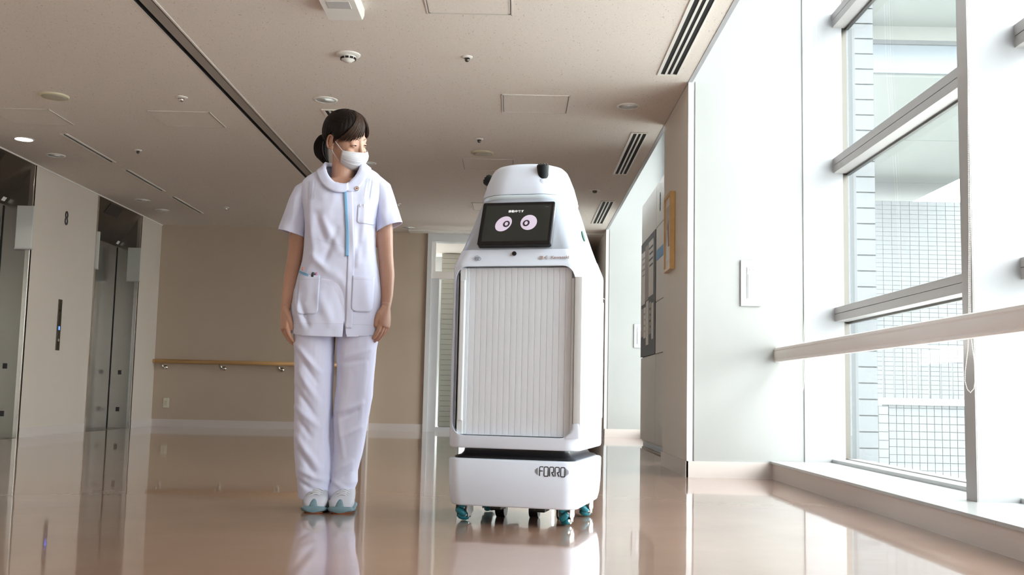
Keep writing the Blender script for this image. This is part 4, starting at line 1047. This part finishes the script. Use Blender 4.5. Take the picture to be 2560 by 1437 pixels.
# collar
def snap(p, off):
    q = BV.find_nearest(p)
    n_ = q[1]
    if n_.dot(p-Vector((0, .0, 1.25))) < 0: n_ = -n_
    return q[0]+n_*off
def collar(side, a0):
    P = []; N_ = 34; lift = .0035 if side < 0 else 0
    for k in range(N_+1):
        a = a0+(PI-a0)*k/N_; ca, sa = math.cos(a), side*math.sin(a)
        base = Vector((.004+.078*sa, -.012-.074*ca, 1.40+.055*(1-max(0, ca))-.045*max(0, ca)))
        dirp = Vector((sa*1.0, -ca*1.0, 0)).normalized(); slope = lerp(.35, 1.9, max(0, ca)**1.2) if ca > 0 else .6
        dv = (dirp+Vector((0, 0, -slope))).normalized()
        wd = .040+.006*max(0, ca)+(.012*math.exp(-((a-.75)/.35)**2) if side > 0 else 0); edge = min(1, k/2.2)**.5
        q0 = snap(base, .002); row = [q0+Vector((-dirp.x*.006, -dirp.y*.006, -.010)), q0+Vector((-dirp.x*.003, -dirp.y*.003, .006)), q0+dirp*.003+Vector((0, 0, .008))]
        for f_, o_ in ((.25, .0062), (.5, .0055), (.8, .0050), (1., .0038)): row.append(snap(base+dv*wd*(f_ if f_ < .9 else .80+.20*edge), o_+lift*max(0, ca)))
        P.append(row)
    return P
lerp = lambda a, b, t: a+(b-a)*t
for side, a0 in ((-1, -.40), (1, .30)):
    o = MB().grid(collar(side, a0)).obj('collar', cloth, to, smooth=True); solid(o, .0026, 0)
# badge
bc = front(.076, 1.335, .010)
bd = MB().cyl(bc+Vector((0, .004, 0)), bc+Vector((0, -.002, 0)), .0098, 24).obj('badge', paper, to)
g = MB()
for k in range(24):
    a, b = 2*PI*k/24, 2*PI*(k+1)/24
    g.tube([bc+Vector((.0088*math.cos(a), -.0024, .0088*math.sin(a))), bc+Vector((.0088*math.cos(b), -.0024, .0088*math.sin(b)))], .0009, 4)
g.obj('badge_ring', ink_b, bd)
MB().box(bc.x-.0012, bc.x+.0012, bc.y-.0035, bc.y-.0018, bc.z-.0045, bc.z+.0045).box(bc.x-.0040, bc.x+.0040, bc.y-.0035, bc.y-.0018, bc.z-.0012, bc.z+.0012).obj('badge_mark', red_m, bd)

# ---- trousers
tg = MB()
LEG = {-1: [(.80, -.095, .092, .105, 0), (.70, -.092, .084, .100, 0), (.576, -.090, .0805, .092, 0), (.457, -.090, .077, .086, 0), (.335, -.083, .0795, .082, 0), (.22, -.075, .079, .082, -.0), (.156, -.070, .0775, .082, -.004), (.078, -.068, .069, .080, -.01), (.02, -.066, .064, .078, -.012)],
       1: [(.80, .090, .090, .105, 0), (.70, .086, .085, .100, 0), (.58, .0855, .0775, .092, 0), (.46, .080, .0765, .086, 0), (.36, .072, .071, .080, 0), (.232, .066, .060, .074, 0), (.16, .058, .0515, .072, -.004), (.114, .058, .0525, .074, -.008), (.06, .040, .048, .072, -.012), (.02, .038, .046, .072, -.012)]}
hipr = [ringxy(-.172, .166, .112, z, 0, 40, 2.5) for z in (.78, .95)]
tg.loft(hipr)
for s in (-1, 1):
    tg.loft([ringxy(cx-h, cx+h, d_, z, cy, 32, 2.3) for z, cx, h, d_, cy in LEG[s]])
legm = []
for s in (-1, 1):
    pass
pme = remesh(tg, .0042, 4, .4); pme.name = 'trousers'
deform(pme, lambda co, no: 1.25*(fold(co, [
    (-.16, .68, -.05, .56, .012, .008, -1), (-.15, .64, -.06, .52, .010, -.006, -1), (-.15, .58, -.05, .44, .014, .007, -1), (-.155, .50, -.06, .38, .012, -.007, -1), (-.15, .42, -.05, .34, .014, .008, -1), (-.13, .36, -.08, .30, .012, -.008, -1),
    (-.14, .30, -.04, .17, .014, .009, -1), (-.13, .24, -.05, .14, .011, -.008, -1), (-.12, .16, -.01, .12, .013, .009, -1), (-.13, .12, -.05, .08, .010, -.007, -1), (-.01, .6, -.03, .3, .012, .004, -1),
    (.15, .66, .03, .62, .012, .006, -1), (.14, .62, .04, .60, .010, -.005, -1), (.13, .44, .03, .40, .013, .008, -1), (.11, .41, .03, .37, .010, -.007, -1), (.12, .34, .05, .30, .012, .007, -1), (.03, .38, .06, .22, .010, .005, -1), (.09, .20, .03, .16, .012, .007, -1), (.09, .16, .04, .12, .010, -.006, -1), (.02, .12, .08, .08, .01, .006, -1)])
    + .004*wnoise(co, (11, 11, 6), 9.)+.0012*wnoise(co, (40, 40, 20), 2.)))
bisect(pme, (-.07, 0, .050), (0, .10, -1))
po = link('trousers', pme, cloth_p, nurse, smooth=True); solid(po, .002, -1)

# ---- shoes
def shoe(cx, cy, rot, s):
    M = Matrix.Translation((cx, cy, 0)) @ Matrix.Rotation(rot, 4, 'Z')
    def tf(P): return [[M @ Vector(p) for p in r] for r in P]
    def sec(y, hw, z0, z1, p=2.6, n=24):
        out = []
        for k in range(n):
            a = 2*PI*k/n; c, q = math.cos(a), math.sin(a)
            out.append((hw*math.copysign(abs(c)**(2/p), c), y, (z0+z1)/2+(z1-z0)/2*math.copysign(abs(q)**(2/p), q)))
        return out
    up = [(-.176, .010, .020, .028), (-.172, .030, .014, .040), (-.155, .044, .012, .056), (-.13, .050, .012, .064), (-.09, .049, .012, .076), (-.05, .044, .012, .094), (-.01, .039, .012, .108), (.03, .036, .012, .112), (.06, .032, .012, .105), (.075, .018, .02, .09)]
    u = autosmooth(MB().loft(tf([sec(*a) for a in up])).obj('shoe', shoe_w, nurse), 1.)
    so_ = [(-.180, .012, .006, .022), (-.176, .036, .005, .024), (-.155, .050, .004, .026), (-.12, .056, .003, .027), (-.06, .052, .003, .027), (0, .045, .003, .028), (.05, .043, .003, .032), (.076, .030, .006, .034), (.084, .012, .01, .03)]
    autosmooth(MB().loft(tf([sec(y, hw, z0+.002, z1*.82, 3.5) for y, hw, z0, z1 in so_])).obj('midsole', shoe_b, u), 1.)
    autosmooth(MB().loft(tf([sec(y*.965, hw*.78, 0.0, .0055, 3) for y, hw, z0, z1 in so_])).obj('outsole', shoe_o, u), 1.)
    toe = [(-.1790, .010, .012, .030), (-.1755, .017, .010, .040), (-.170, .018, .010, .0465), (-.162, .015, .012, .053), (-.156, .010, .03, .0560)]
    toe2 = [(-.1812, .020, .004, .022), (-.1785, .036, .004, .029), (-.170, .046, .004, .031), (-.155, .0505, .004, .030), (-.13, .050, .006, .026)]
    autosmooth(MB().loft(tf([sec(*a, 2.2) for a in toe])).loft(tf([sec(*a, 2.4) for a in toe2])).obj('toe_guard', shoe_b, u), 1.)
    tong = MB().loft(tf([sec(y, .017, z, z+.012, 2.5, 12) for y, z in ((-.115, .062), (-.08, .074), (-.04, .094), (-.02, .104))])).obj('tongue', shoe_w, u, smooth=True)
    g = MB()
    for i in range(4):
        y = -.118+i*.014; z = .0690+i*.0062
        a, b = (-.026, y, z-.006), (.026, y+.004, z-.006); c = (0, y, z+.004)
        if i % 2: a, b = (-.026, y+.008, z-.004), (.026, y-.002, z-.006)
        g.tube(smooth_path([M @ Vector(p) for p in (a, c, b)], 4), .0020, 6)
    g.obj('laces', mat('lace_white', (.74, .75, .80), .7), u)
shoe(-.046, -.008, .05, -1); shoe(.064, -.008, .02, 1)
